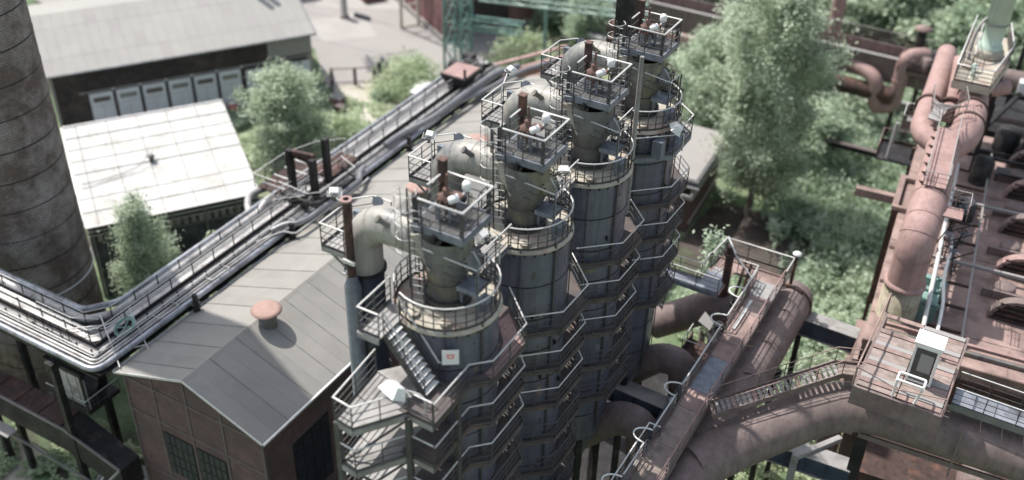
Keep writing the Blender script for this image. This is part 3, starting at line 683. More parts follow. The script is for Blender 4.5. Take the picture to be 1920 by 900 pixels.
for k in range(1, nst):
    if k % 2: piece('lap_seam', 'lsl', lambda q: q.hexa([(0, 0, .03), (HXR - HX0, 0, RZ - EZ + .03), (HXR - HX0, .045, RZ - EZ + .03), (0, .045, .03), (0, 0, .045), (HXR - HX0, 0, RZ - EZ + .045), (HXR - HX0, .045, RZ - EZ + .045), (0, .045, .045)]), 'seam', rf, (HX0, HY0 + k * pw, EZ + .012))
    else: piece('lap_seam', 'lsr', lambda q: q.hexa([(0, 0, .03), (HX1 - HXR, 0, EZ - RZ + .03), (HX1 - HXR, .045, EZ - RZ + .03), (0, .045, .03), (0, 0, .045), (HX1 - HXR, 0, EZ - RZ + .045), (HX1 - HXR, .045, EZ - RZ + .045), (0, .045, .045)]), 'seam', rf, (HXR, HY0 + k * pw, RZ + .012))
b = MB()
for sgn in (1,):
    b.add([(HXR - .22, HY0 - .01, RZ - .045), (HXR, HY0 - .01, RZ + .055), (HXR + .22, HY0 - .01, RZ - .045), (HXR - .22, HY1, RZ - .045), (HXR, HY1, RZ + .055), (HXR + .22, HY1, RZ - .045)], [(0, 1, 4, 3), (1, 2, 5, 4), (0, 2, 1)])
b.build('ridge_cap', 'roof', rf)
b = MB(); b.bar((HX0 - .06, HY0, EZ - .03), (HX0 - .06, HY1, EZ - .03), .13, .14); b.bar((HX1 + .07, HY0, EZ - .05), (HX1 + .07, HY1, EZ - .05), .15, .13)
b.bar((HX0, HY0 - .03, EZ - .03), (HXR, HY0 - .03, RZ - .03), .05, .14); b.bar((HXR, HY0 - .03, RZ - .03), (HX1, HY0 - .03, EZ - .03), .05, .14)
b.build('gutter', 'rail', rf)
for y in (35.3, 51.2, 58.9):
    b = MB(); x = -35.75; z = RZ - sr * (x - HXR); b.lathe([(.55, z - .2), (.55, z + 1.0)], (x, y), 24); rv = b.build('roof_vent', 'neck', t)
    b = MB(); b.lathe([(.6, z + .93), (.9, z + .97), (.92, z + 1.01), (.6, z + 1.07), (0, z + 1.1)], (x, y), 32); b.build('vent_cap', 'pinkish', rv)
# ---------------------------------------------------------------- pipe bridge (L shaped, along the hall then away to the left)
t = thing('pipe_bridge', 'L shaped elevated pipe bridge with pale pipes and railed walkway left of the brick hall', 'pipe bridge', (-44, 30, 0))
BX, BY, BZ, FY, LX = -45.55, 31.15, 14.0, 74.0, -75.0
def Lp(d, z, cut=0.0, y1=FY, x1=LX):
    x, y = BX + d, BY - d
    if cut: return [(x, y1, z), (x, y + cut, z), (x - cut * .75, y, z), (x1, y, z)]
    return [(x, y1, z), (x, y, z), (x1, y, z)]
def Lrun(name, d, z, r, m, cut=0.0, rad_=0.0, n=12, parent=None, y1=FY, cl=2.4):
    P = Lp(d, z, cut, y1); P = bend(P, rad_ or .25, 6)
    b = MB(); b.tube(P, r, n); o = b.build(name, m, parent or t)
    if cl:
        pts = resample([P[0], Vector((BX + d, BY - d + 3, z))], cl)[1:-1]
        for p in pts: piece('pipe_clamp', ('clx', r, m), lambda q: q.tube([(0, -.03, 0), (0, .03, 0)], r * 1.1, n, smooth=False), m, o, p)
        pts = resample([Vector((BX + d - 3, BY - d, z)), P[-1]], cl)[:9]
        for p in pts: piece('pipe_clamp', ('cly', r, m), lambda q: q.tube([(-.03, 0, 0), (.03, 0, 0)], r * 1.1, n, smooth=False), m, o, p)
    return o
Lrun('insulated_pipe', .05, BZ + .02, .21, 'silver', cut=1.7, rad_=.5)
Lrun('insulated_pipe', .52, BZ - .12, .25, 'cream', cut=1.35, rad_=.5)
Lrun('cable_tray', 1.05, BZ - .1, .06, 'rail', cut=1.0, cl=0, n=5)
Lrun('cable_tray', 1.2, BZ - .12, .045, 'rail', cut=.9, cl=0, n=5)
# decks: walkway plate and main beam
def Lplate(name, d0, d1, z0, z1, m, cut=0.0):
    o = Lp(d0, 0, cut); i = Lp(d1, 0, cut * .6)
    b = MB(); n = len(o)
    for k in range(n - 1):
        a, c_, e, f = o[k], o[k + 1], i[k + 1], i[k]
        b.hexa([(a[0], a[1], z0), (c_[0], c_[1], z0), (e[0], e[1], z0), (f[0], f[1], z0), (a[0], a[1], z1), (c_[0], c_[1], z1), (e[0], e[1], z1), (f[0], f[1], z1)])
    return b.build(name, m, t)
Lplate('lower_deck', -.3, 3.2, BZ - 1.1, BZ - .95, 'black')
Lplate('cable_duct', 1.42, 1.78, BZ - .3, BZ - .02, 'cream', .6)
wk = Lplate('walkway_deck', 1.9, 2.5, BZ - .35, BZ - .28, 'walk')
Lplate('girder', 1.84, 1.9, BZ - .95, BZ - .0, 'black')
Lplate('girder', 2.52, 2.6, BZ - .95, BZ - .12, 'black')
# railings
for d, z, h in ((.72, BZ + .02, .72), (1.86, BZ - .05, .95)):
    P = Lp(d, z, 1.2 if d < 1 else .5); P[0] = (BX + d, 73, z); P[-1] = (-64, BY - d, z)
    b = MB()
    b.tube([Vv(p) + Vector((0, 0, h)) for p in P], .028, 5); b.tube([Vv(p) + Vector((0, 0, h * .55)) for p in P], .018, 5); rl = b.build('railing', 'rail', t)
    for p in resample(P, 1.9): piece('railing_post', ('bp', h), lambda q: q.box(-.028, .028, -.028, .028, -.5, h), 'black', rl, p)
P = Lp(2.45, BZ - .3, .3); P[0] = (BX + 2.45, 73, BZ - .3); P[-1] = (-64, BY - 2.45, BZ - .3)
for p in resample(P, 1.25): piece('bracket', 'brk2', lambda q: (q.box(-.03, .03, -.03, .03, -.1, .5), q.box(-.1, .1, -.03, .03, .42, .47)), 'black', wk, p)
Lrun('conduit', 2.6, BZ + .1, .035, 'rail', n=6, cl=0); Lrun('conduit', 2.68, BZ - .06, .03, 'rail', n=6, cl=0)
Lrun('service_pipe', 2.8, BZ - .25, .10, 'cream', rad_=.5); 
Lrun('service_pipe', 2.98, BZ - .3, .07, 'cream', rad_=.5, cl=0)
Lrun('large_pipe', 3.25, BZ - .45, .19, 'silver', rad_=.9, n=14)
# elbow platform inside the corner
b = MB(); b.prism([(-49.3, 29.9), (-46.2, 29.9), (-44.6, 30.6), (-44.2, 31.6), (-44.0, 30.3), (-45.6, 28.95), (-49.3, 28.95)], BZ - .42, BZ - .36); kw = b.build('corner_platform', 'walk', t)
for (x, y) in ((-48.8, 29.2), (-48.1, 29.2), (-47.4, 29.2), (-46.7, 29.2), (-46, 29.3)):
    piece('grating_panel', 'cgp', lambda q: q.box(-.26, .26, -.17, .17, 0, .03), 'cream', kw, (x, y, BZ - .36))
rail(kw, [(-49.2, 29.0, BZ - .36), (-45.6, 29.0, BZ - .36), (-44.1, 30.3, BZ - .36)], .9, .8, r=.03, m='rail', pm='black', toe=0)
rail(kw, [(-49.2, 29.85, BZ - .36), (-46.2, 29.85, BZ - .36), (-44.7, 30.6, BZ - .36)], .9, 1.2, r=.02, pm='black', toe=0)
# support columns and cross beams
for (x, y) in ((-45.2, 38), (-42.6, 38.5), (-45.2, 47), (-42.6, 45.5), (-45.2, 57), (-42.6, 58), (-45.2, 68), (-42.6, 68), (-45.9, 27.7), (-46.2, 30.8), (-54, 27.8), (-54, 30.9), (-62, 27.8)):
    piece('support_column', 'scol', lambda q: (q.box(-.2, .2, -.2, .2, 0, 12.9), q.box(-.3, .3, -.3, .3, 12.4, 12.85)), 'black', t, (x, y, 0))
for y in (36, 42, 48, 54, 60, 66):
    b = MB(); b.bar((-45.8, y, 12.75), (-41.7, y, 12.75), .16, .28); b.build('cross_beam', 'black', t)
for y in (35.4, 44.6, 58.6):
    b = MB(); b.lathe([(.24, 11), (.24, 13.6), (.3, 13.62), (.3, 13.7)], (-41.75, y), 12, smooth=False); b.box(-41.9, -41.6, y - .1, y + .1, 13.7, 14.4); b.build('stanchion', 'black', t)
b = MB()
for y in (33, 37.5, 44): b.tube(bend([(-42.9, y, 13.9), (-42.3, y, 13.95), (-42.3, y + 1.6, 13.9), (-42.9, y + 1.6, 13.85)], .15), .03, 5)
b.build('thin_loop_pipe', 'rail', t)

# small green coil of hose near the bend
t = thing('hose_reel', 'round green hose coil standing against the inner side of the pipe bridge bend', 'hose', (-43.3, 31.2, 13.9))
b = MB()
for k in range(4):
    r = .5 + .05 * k; b.tube([(-43.3 + r * math.cos(a) * .9, 31.2 + r * math.sin(a), 14.1 + .25 * math.sin(a) + .03 * k) for a in [2 * PI * j / 22 for j in range(22)]], .028, 5, closed=True)
b.build('hose', 'tealp', t)
b = MB(); b.bar((-43.7, 30.9, 14.1), (-42.9, 31.5, 14.1), .05); b.bar((-43.5, 31.7, 14.2), (-43.1, 30.7, 14.0), .05); b.build('frame', 'tealp', t)
# slanting pole pair between bridge and hall corner
t = thing('access_ladder', 'slim pale ladder leaning between the pipe bridge bend and the hall gable corner', 'ladder', (-41.9, 29.5, 13))
b = MB(); b.bar((-44.9, 30.9, 14.6), (-41.7, 29.1, 13.3), .06); b.bar((-44.0, 32.3, 14.6), (-41.6, 31.2, 13.1), .05); b.bar((-42.6, 29.6, 13.65), (-41.9, 31.3, 13.3), .05); b.build('stile', 'rail', t)

# portal frame with platform on the bridge
t = thing('portal_frame', 'rusty steel portal frame with railed platform astride the pipe bridge', 'steel frame', (-44, 49.5, 14))
for (x, y, h) in ((-44.9, 48.6, 3.2), (-42.9, 48.6, 3.0), (-43.3, 50.6, 3.6)):
    b = MB(); b.box(x - .2, x + .2, y - .24, y + .24, BZ - .3, BZ + h); b.box(x - .26, x + .26, y - .3, y + .3, BZ - .3, BZ - .1); b.build('post', 'black', t)
b = MB(); b.bar((-44.9, 48.6, BZ + 3.05), (-43.0, 48.9, BZ + 3.05), .3, .3); b.bar((-44.9, 48.85, BZ + 2.75), (-43.1, 49.2, BZ + 2.75), .12, .5); b.build('crossbeam', 'rustd', t)
b = MB(); b.tube(bend([(-44.3, 48.8, BZ + 2.6), (-43.4, 48.9, BZ + 2.5), (-43.1, 48.95, BZ + .6)], 1.2), .15, 8); b.build('curved_brace', 'rustd', t)
b = MB(); b.box(-47.0, -45.0, 47.2, 52.4, BZ + .12, BZ + .2); b.box(-45, -43.3, 51.0, 54.2, BZ + .12, BZ + .2); pf = b.build('platform', 'rustd', t)
for k in range(4): piece('bearer', 'bear', lambda q: q.box(-1.0, 1.0, -.06, .06, 0, .1), 'rail', pf, (-46.0, 47.8 + k * 1.2, BZ + .21))
z = BZ + .2
rail(pf, [(-45.0, 47.1, z), (-47.1, 47.1, z), (-47.1, 50.6, z), (-46.2, 53.0, z), (-44.6, 54.6, z)], 1.1, 1.2, r=.034, toe=0)
rail(pf, [(-44.9, 47.2, z), (-42.2, 47.0, z), (-41.6, 47.6, z), (-41.6, 51.6, z), (-43.4, 52.3, z)], 1.1, 1.2, r=.034, toe=.3)
rail(pf, [(-43.9, 45.2, z), (-42.3, 46.9, z)], 1.0, 1.2, toe=0)
b = MB(); b.box(-42.3, -41.6, 47.2, 51.5, z - .1, z - .04); b.box(-44.4, -42.4, 47.0, 47.3, z - .3, z + .3)
for k in range(4): b.bar((-44.6, 49.6 + k * .22, BZ + .0), (-43.2, 49.6 + k * .22, BZ + .0), .08)
b.build('lattice', 'black', t)
t = thing('expansion_loop', 'large pale pipe bends swerving round the portal frame platform', 'pipe', (-47, 46.5, 13.9))
b = MB(); b.tube(bend([(-45.5, 44.6, BZ), (-46.3, 45.3, BZ + .05), (-46.9, 46.2, BZ + .05), (-46.5, 49.8, BZ - .4)], .5), .25, 12); b.build('bend', 'cream', t)
b = MB(); b.tube(bend([(-45.0, 44.9, BZ - .1), (-45.3, 46.5, BZ + .3), (-45.4, 47.4, BZ - .3)], .5), .24, 12); b.build('bend', 'cream', t)
b = MB(); b.tube(bend([(-42.7, 43.6, BZ), (-42.2, 44.6, BZ + .2), (-41.5, 45.0, BZ + .2), (-41.35, 46.0, BZ + .15), (-41.35, 51.8, BZ + .15), (-42.0, 52.6, BZ + .1), (-42.4, 53.6, BZ)], .5), .2, 12); b.build('bend', 'bare', t)
b = MB(); b.tube(bend([(-42.6, 42.0, BZ + .1), (-41.9, 43.9, BZ + .1), (-41.1, 44.2, BZ), (-41.1, 51.9, BZ), (-41.2, 52.6, BZ)], .3), .05, 6); b.build('thin_pipe', 'rail', t)
t = thing('bypass_pipe', 'long grey pipe swerving off the far pipe bridge over the hall eave', 'pipe', (-42.5, 62, 14))
b = MB(); b.tube(bend([(-42.9, 57.0, BZ), (-42.9, 59.0, BZ), (-41.9, 62.0, BZ + .3), (-41.9, 67, BZ + .4), (-41.6, 71.5, BZ + .5), (-40.6, 73.8, BZ + .5)], 1.2), .26, 12); b.build('pipe_run', 'bare', t)
b = MB(); b.tube(bend([(-42.4, 64, BZ), (-41.2, 69, BZ), (-40.2, 73, BZ + .3), (-38.5, 77, BZ + .3)], 1.2), .2, 10); b.build('pipe_run', 'bare', t)

t = thing('hopper_car', 'small hopper with pale pink open top on the far end of the pipe bridge', 'hopper', (-43.6, 69.3, 14))
b = MB(); b.hexa([(-44.4, 68.2, BZ), (-42.9, 68.2, BZ), (-42.9, 70.0, BZ), (-44.4, 70.0, BZ), (-44.95, 67.8, BZ + 1.1), (-42.4, 67.8, BZ + 1.1), (-42.4, 70.6, BZ + 1.1), (-44.95, 70.6, BZ + 1.1)]); hb = b.build('body', 'black', t)
b = MB(); b.box(-44.8, -42.55, 67.95, 70.45, BZ + 1.1, BZ + 1.16); b.build('top_plate', 'rustp', hb)
b = MB(); b.lathe([(.12, BZ + 1.16), (.12, BZ + 1.9)], (-42.6, 68.1), 8); b.build('lever', 'black', t)
t = thing('winch_machine', 'cluster of dark winding gear at the far end of the pipe bridge', 'machine', (-44.6, 72.5, 14))
for k, (x, y, r) in enumerate(((-45.3, 70.9, .45), (-44.3, 71.7, .5), (-45.1, 72.9, .4), (-43.4, 71.6, .4))):
    b = MB(); b.tube([(x - .5, y, BZ + .5), (x + .5, y, BZ + .5)], r, 12, smooth=False); b.tube([(x - .55, y, BZ + .5), (x + .55, y, BZ + .5)], .12, 8); b.build('drum', 'black', t)
b = MB(); b.bar((-46, 70.4, BZ + .1), (-43, 73.4, BZ + .1), .3, .3); b.bar((-45.6, 74.0, BZ + .4), (-42.6, 70.8, BZ + .7), .25, .2); b.build('frame', 'black', t)

# ---------------------------------------------------------------- brick chimney
CX, CY = -59.1, 36.2
t = thing('brick_chimney', 'huge dark brick chimney stack at the left edge, pale mortar and dark bands', 'chimney', (CX, CY, 0))
prof = [(4.25, 0), (4.12, 10), (4.05, 30), (3.1, 38), (2.6, 64)]  # part above the view narrowed to shape its shadow on the hall roof
N = 96
me = bpy.data.meshes.new('shaft'); vs = []; fs = []; uvs = []
pp = []
for (r0_, z0_), (r1_, z1_) in zip(prof[:-1], prof[1:]):
    for k in range(6): f = k / 6; pp.append((r0_ + (r1_ - r0_) * f, z0_ + (z1_ - z0_) * f))
pp.append(prof[-1])
for r, z in pp:
    for j in range(N): a = 2 * PI * j / N; vs.append((r * math.cos(a), r * math.sin(a), z))
for i in range(len(pp) - 1):
    for j in range(N):
        fs.append((i * N + j, i * N + (j + 1) % N, (i + 1) * N + (j + 1) % N, (i + 1) * N + j))
        for jj, ii in ((j, i), (j + 1, i), (j + 1, i + 1), (j, i + 1)): uvs.append((2 * PI * jj / N * 4.05, pp[ii][1]))
me.from_pydata(vs, [], fs); ul = me.uv_layers.new(name='UVMap')
ul.data.foreach_set('uv', np.array(uvs, dtype=np.float32).ravel())
me.polygons.foreach_set('use_smooth', [True] * len(fs)); me.materials.append(M['brick'])
sh = bpy.data.objects.new('shaft', me); COL.objects.link(sh); sh.parent = t; ORG[sh] = ORG[t]
z = 1.2
while z < 33:
    r = 4.25 - .013 * z if z < 10 else 4.12 - (z - 10) * .0035
    b = MB(); b.lathe([(r + .003, z - .04), (r + .02, z - .035), (r + .02, z + .035), (r + .003, z + .04)], (CX, CY), N, caps=False); b.build('iron_band', 'black', t); z += 2.15
b = MB(); b.tube([(CX + 4.22 * math.cos(a), CY + 4.22 * math.sin(a), 9.15) for a in [2 * PI * j / 60 for j in range(60)]], .045, 6, closed=True); b.build('cable_hoop', 'white', t)

# ---------------------------------------------------------------- shed with white sheet roof
az = rad(54.4)
t = thing('white_roofed_shed', 'dark shed with sloping white corrugated sheet roof behind the brick chimney', 'building', (-62.35, 43.55, 0), local=True, rz=az)
Wd, Dp, zf, zb = 13.8, 13.3, 7.2, 9.2
dzv = zb - zf
b = MB(); b.hexa([(0, 0, zf - .2), (Wd, 0, zf - .2), (Wd, Dp, zb - .2), (0, Dp, zb - .2), (0, 0, zf - .06), (Wd, 0, zf - .06), (Wd, Dp, zb - .06), (0, Dp, zb - .06)]); rf = b.build('roof', 'sheet', t)
cols = [0, 1.05] + [1.05 + 2.55 * k for k in range(1, 6)]; rows = 8
def corr(w, l, s):
    def fn(q):
        n = int(w / .1); vs = []; fs = []
        for k in range(n + 1):
            x = w * k / n; h = .035 if k % 2 else 0
            for yy in (0, l): vs.append((x, yy, h + yy * s))
        for k in range(n): fs.append((2 * k, 2 * k + 2, 2 * k + 3, 2 * k + 1))
        q.add(vs, fs)
    return fn
rl_ = Dp / rows
for i in range(len(cols) - 1):
    w = cols[i + 1] - cols[i] - .03
    for j in range(rows):
        ex_ = .012 * ((i * 3 + j * 5) % 3)
        piece('roof_sheet', ('rsheet', round(w, 2)), corr(w, rl_ + .09, dzv / Dp), 'sheet', rf, (cols[i], j * rl_ - .06, zf - .04 + dzv * j / rows + .018 * (rows - j) * .25 + ex_))
b = MB()
for i in range(1, len(cols) - 1): b.bar((cols[i] - .015, 0, zf + .07), (cols[i] - .015, Dp, zb + .07), .05, .03)
b.build('joint_strip', 'joint', rf)
for j in range(1, rows):
    if j == 3: continue
    b = MB(); b.bar((0, j * rl_ - .02, zf + dzv * j / rows + .055), (Wd, j * rl_ - .02, zf + dzv * j / rows + .055), .035, .03); b.build('lap_joint', 'joint', rf)
b = MB(); b.bar((-.08, -.1, zf + .03), (-.08, Dp, zb + .03), .14, .12); b.bar((0, Dp + .06, zb + .04), (Wd, Dp + .06, zb + .04), .14, .14); b.bar((0, -.12, zf - .03), (Wd, -.12, zf - .03), .14, .1); b.build('edge_trim', 'rail', rf)
b = MB(); b.box(.15, Wd - .15, .2, .4, 0, zf - .2); b.box(.15, .35, .4, Dp - .2, 0, zf - .2); b.box(Wd - .35, Wd - .15, .4, Dp - .2, 0, zf - .2); b.box(.35, Wd - .35, Dp - .4, Dp - .2, 0, zb - .25); wl = b.build('wall', 'slate', t)
for k in range(21):
    piece('window', 'swin', lambda q: (q.box(-.17, .17, -.03, .03, -.32, .32), q.box(-.13, .13, -.04, -.03, -.28, .28)), 'walk', wl, (.9 + k * .61, .17, zf - 1.35))
b = MB(); b.bar((.1, .08, zf - .55), (Wd, .08, zf - .55), .08, .09); b.bar((.1, .06, zf - .95), (Wd, .06, zf - .95), .05, .06); b.bar((4, .08, 2.4), (9.5, .08, 2.4), .07, .07); b.build('wall_rail', 'rail', wl)
for x in (.4, 1.3, 6.6, 9.2, 11.8): piece('downpipe', 'dpipe', lambda q: q.tube([(0, 0, 0), (0, 0, 7.0)], .07, 6), 'bare', wl, (x, .05, 0))
for k, x in enumerate((6.7, 9.25)):
    b = MB(); b.box(x, x + 2.4, .0, .06, zf - 1.75, zf - 1.68); b.box(x, x + .07, .0, .06, zf - 1.68, zf - 1.02); b.box(x + 2.33, x + 2.4, .0, .06, zf - 1.68, zf - 1.02); b.bar((x + .1, .03, zf - 1.05), (x + 2.2, .03, zf - 1.65), .04); b.build('window_guard', 'bare', wl)
b = MB(); q_ = (6.3, 6.6, 8.3); b.lathe([(.2, 8.1), (.2, 8.6), (.32, 8.62), (.3, 8.75), (0, 8.82)], (6.3, 6.6), 12); b.bar((6.1, 6.4, 8.7), (6.7, 7.3, 9.0), .05); rv = b.build('roof_ventilator', 'neck', t)
b = MB(); b.tube(bend([(.5, 5.2, 8.1), (3.5, 5.4, 8.15), (5.6, 6.4, 8.3), (6.2, 7.2, 8.9)], 1.2), .03, 5); b.tube([(.5, 4.6, 8.0), (5.2, 5.4, 8.15), (6.4, 5.9, 8.3)], .025, 5); b.build('roof_cable', 'post', t)

# ---------------------------------------------------------------- far brick building with grey doors
az = rad(55.4)
t = thing('garage_building', 'long dark brick building with pale roof and a row of tall grey doors', 'building', (-85.42, 59.12, 0), local=True, rz=az)
L_, ez, rz_, rd = 27.4, 7.5, 10.0, 9.6
b = MB(); b.box(.5, L_ - .5, .5, .8, 0, ez - .2); b.box(.5, .8, .8, 18.4, 0, ez - .2); b.box(L_ - .8, L_ - .5, .8, 18.4, 0, ez - .2); wl = b.build('wall', 'darkw', t)
b = MB(); b.box(L_ - 5.2, L_ - .45, .44, .5, 5.2, ez - .3); b.box(L_ - 1.05, L_ - .45, .40, .46, 0, 5.1); b.box(L_ - 4.5, L_ - 4.2, .4, .46, 0, ez - .3); b.box(2.9, L_ - 1, .40, .48, 4.85, 5.0); b.box(.5, .75, .38, .5, 0, ez - .3); b.build('concrete_trim', 'conc', wl)
k = 0
for i in range(6):
    x = 3.8 + 2.6 * i
    b = MB(); b.box(x, x + 2.25, .38, .5, .2, 4.7); d = b.build('door', 'door', wl)
    b = MB(); b.box(x + .3, x + 1.95, .355, .38, 3.75, 4.25); b.build('louvre', 'bare' if i % 2 else 'band', d)
    b = MB(); b.box(x + 1.11, x + 1.14, .36, .38, .2, 3.3); b.box(x + .05, x + 2.2, .36, .38, 3.3, 3.33); b.build('seam', 'bare', d)
    b = MB(); b.box(x + 1.35, x + 1.6, .36, .38, 1.9, 2.2); b.build('notice', 'white', d)
    piece('lintel_lamp', 'llamp', lambda q: q.lathe([(.1, -.1), (.13, 0), (0, .12)], (0, 0), 8), 'white', wl, (x + 2.42, .35, 4.95))
for x0_, x1_ in ((19.6, 21.6), (21.8, 23.9), (24.4, 26.6)):
    b = MB(); b.box(x0_, x1_, .38, .5, .1, 4.5); d = b.build('door', 'door', wl, label='greenish grey big door')
    b = MB(); b.box(x0_, x1_, .34, .39, 4.45, 4.6); b.box((x0_ + x1_) / 2 - .05, (x0_ + x1_) / 2 + .05, .34, .378, .1, 4.45); b.build('door_frame', 'slate', d)
def slab(b, x0_, x1_, y0_, z0_, y1_, z1_, th=.15): b.hexa([(x0_, y0_, z0_ - th), (x1_, y0_, z0_ - th), (x1_, y1_, z1_ - th), (x0_, y1_, z1_ - th), (x0_, y0_, z0_), (x1_, y0_, z0_), (x1_, y1_, z1_), (x0_, y1_, z1_)])
b = MB(); slab(b, 0, L_, 0, ez, rd, rz_); slab(b, 0, L_, 2 * rd, ez, rd + .003, rz_); rf = b.build('roof', 'roof2', t)
sl_ = (rz_ - ez) / rd
for i in range(26):
    for j in range(4):
        if (i * 7 + j * 3) % 11 == 0: m_ = 'conc'
        else: m_ = 'roof2'
        piece('roof_sheet', ('fsh', j % 2), lambda q: q.hexa([(0, 0, 0), (1.03, 0, 0), (1.03, 2.45, 2.45 * sl_), (0, 2.45, 2.45 * sl_), (0, 0, .03), (1.03, 0, .03), (1.03, 2.45, 2.45 * sl_ + .03), (0, 2.45, 2.45 * sl_ + .03)]), m_, rf, (.05 + i * 1.05, j * 2.38, ez + j * 2.38 * sl_ + .01 + .012 * (j % 2) + .01 * (i % 2)))
b = MB(); b.bar((0, -.12, ez - .05), (L_, -.12, ez - .05), .2, .16); b.bar((-.1, 0, ez), (-.1, rd, rz_), .3, .2); b.bar((L_ + .06, 0, ez), (L_ + .06, rd, rz_), .12, .2); b.build('gutter', 'bare', rf)
for k in range(2):
    b = MB(); b.lathe([(.33, 9.2), (.33, 14)], (22.9 + k * .85, 8.2 + k * .3), 16); st = b.build('roof_stack', 'silver', t)
    b = MB()
    for zz in (10.4, 12): b.lathe([(.36, zz), (.36, zz + .12)], (22.9 + k * .85, 8.2 + k * .3), 16, smooth=False)
    b.build('stack_collar', 'bare', st)
t = thing('annex_building', 'low blue grey roofed annex behind the garage building roof at the top edge', 'building', (-104, 84, 0), local=True, rz=az)
b = MB(); b.box(-4, 24, 0, 9, 0, 5); wl = b.build('wall', 'darkw', t)
b = MB(); slab(b, -4.4, 24.4, -.4, 5.2, 9.4, 6.4, .2); b.build('roof', 'silver', t)

# ---------------------------------------------------------------- maroon works and yard items
az = rad(58)
t = thing('maroon_works', 'dark red sheet clad works hall with pale plinth at the top of the yard', 'building', (-66.3, 101.0, 0), local=True, rz=az)
b = MB(); b.box(0, 16, 0, 34, .7, 13); wl = b.build('cladding', 'maroon', t)
b = MB(); b.box(-.25, 16.2, -.25, 34, 0, .7); b.build('plinth', 'conc', t)
for k in range(16): 
    b = MB(); b.box(-.05, 0, 1 + k * 2, 1.12 + k * 2, .7, 12.9); b.build('cladding_rib', 'maroon', wl)
for y in (12, 17, 23): 
    b = MB(); b.box(-.06, 0, y, y + 1.4, 5.2, 8.4); b.build('window', 'glass', wl)
b = MB(); b.box(2, 9, -.08, 0, 1.4, 4.6); b.build('dark_gate', 'darkw', wl)
b = MB(); slab(b, -.4, 16.4, -.4, 13.1, 34, 14.5, .2); b.build('roof', 'roof2', t)
b = MB(); b.box(-3.2, -2.9, 5.6, 5.9, 0, 12); b.box(-.9, -.6, 5.6, 5.9, 0, 12)
for z in (.2, 3.0, 6, 9): b.bar((-3.05, 5.75, z), (-.75, 5.75, z), .14)
for z in (3.1, 6.1): b.bar((-3.05, 5.75, z), (-.75, 5.75, z + 2.8), .1)
b.build('outside_frame', 'sand', t)
b = MB(); slab(b, -4.4, -1.4, 15, 1.2, 33, 1.2, .4); b.box(-4.3, -1.5, 15.1, 33, 0, .78); b.build('loading_ramp', 'maroon', t)

t = thing('lattice_crane', 'green lattice steel crane tower with long girder at the top behind the pipe bridge', 'crane', (-61, 95.7, 0))
b = MB(); s_ = 1.15; cx_, cy_2 = -60.9, 95.9; H = 22
cr = [(cx_ - s_, cy_2 - s_), (cx_ + s_, cy_2 - s_), (cx_ + s_, cy_2 + s_), (cx_ - s_, cy_2 + s_)]
for x, y in cr: b.bar((x, y, 0), (x, y, H), .22)
tw = b.build('tower_leg', 'tealp', t)
b = MB()
for k in range(8):
    z0_, z1_ = k * 2.7, k * 2.7 + 2.7
    for a, c_ in zip(cr, cr[1:] + cr[:1]):
        b.bar((*a, z1_), (*c_, z1_), .1); b.bar((*a, z0_), (*c_, z1_), .1); b.bar((*c_, z0_), (*a, z1_), .1)
b.build('tower_brace', 'tealp', t)
def girder(p, q, h, w, m, name):
    b = MB(); p = Vv(p); q = Vv(q); d = (q - p).normalized(); s = Vector((-d.y, d.x, 0)) * w / 2; u = Vector((0, 0, h)); n = int((q - p).length / 2.6)
    for a in (s, -s): b.bar(p + a, q + a, .18); b.bar(p + a + u, q + a + u, .18)
    for k in range(n):
        A0 = p.lerp(q, k / n); A1 = p.lerp(q, (k + 1) / n)
        for a in (s, -s): b.bar(A0 + a, A1 + a + u, .09); b.bar(A0 + a, A0 + a + u, .09)
        b.bar(A0 + s + u, A1 - s + u, .09); b.bar(A0 + s, A1 - s, .09)
    return b.build(name, m, t)
girder((-56.5, 93.6, 10.4), (-39, 98.6, 10.4), 1.7, 1.6, 'paleg', 'girder')
girder((-60, 96.2, 5.2), (-53.5, 98.0, 5.2), 1.2, 1.1, 'tealp', 'girder')
for x, y in ((-49.5, 95.6), (-41.4, 97.9)):
    b = MB(); b.bar((x, y, 0), (x, y, 10.4), .3); b.bar((x - .8, y, 0), (x, y, 6), .16); b.build('trestle_leg', 'tealp', t)

t = thing('gate_fence', 'brown post and rail gate with wire infill at the edge of the yard', 'fence', (-68.5, 85.8, 0))
for (x, y) in ((-70.4, 84.4), (-68.3, 85.9), (-66.7, 87.4)): piece('gate_post', 'gp', lambda q: q.box(-.13, .13, -.13, .13, 0, 2.1), 'rustd', t, (x, y, 0))
b = MB(); b.bar((-70.4, 84.4, 2.0), (-66.7, 87.4, 2.0), .09); b.bar((-70.4, 84.4, .3), (-66.7, 87.4, .3), .09); b.build('gate_rail', 'rustd', t)
t = thing('fence_panel', 'grey sheet fence panel beyond the brown yard gate', 'fence', (-68.8, 88.6, 0))
b = MB(); b.bar((-69.6, 89.9, 1.0), (-66.6, 88.0, 1.0), .08, 2.0); b.build('panel', 'silver', t)
t = thing('fence_panel', 'short upright grey panel beside the right gate post in the yard', 'fence', (-66, 89, 0))
b = MB(); b.bar((-67.2, 89.4, 1.2), (-65.6, 88.6, 1.2), .08, 2.6); b.build('panel', 'silver', t)
b = MB(); b.box(-66.4, -66.1, 87.6, 87.9, 0, 2.6); b.build('post', 'black', t)
t = thing('fence_panel', 'long low grey wall running from the gate down to the weeds', 'fence', (-68.5, 82.5, 0))
b = MB(); b.bar((-69.9, 84.2, .7), (-66.6, 80.3, .7), .12, 1.4); b.build('panel', 'bare', t)
t = thing('container', 'pale topped dark box container beside the far pipe bridge', 'container', (-59.3, 86.2, 0))
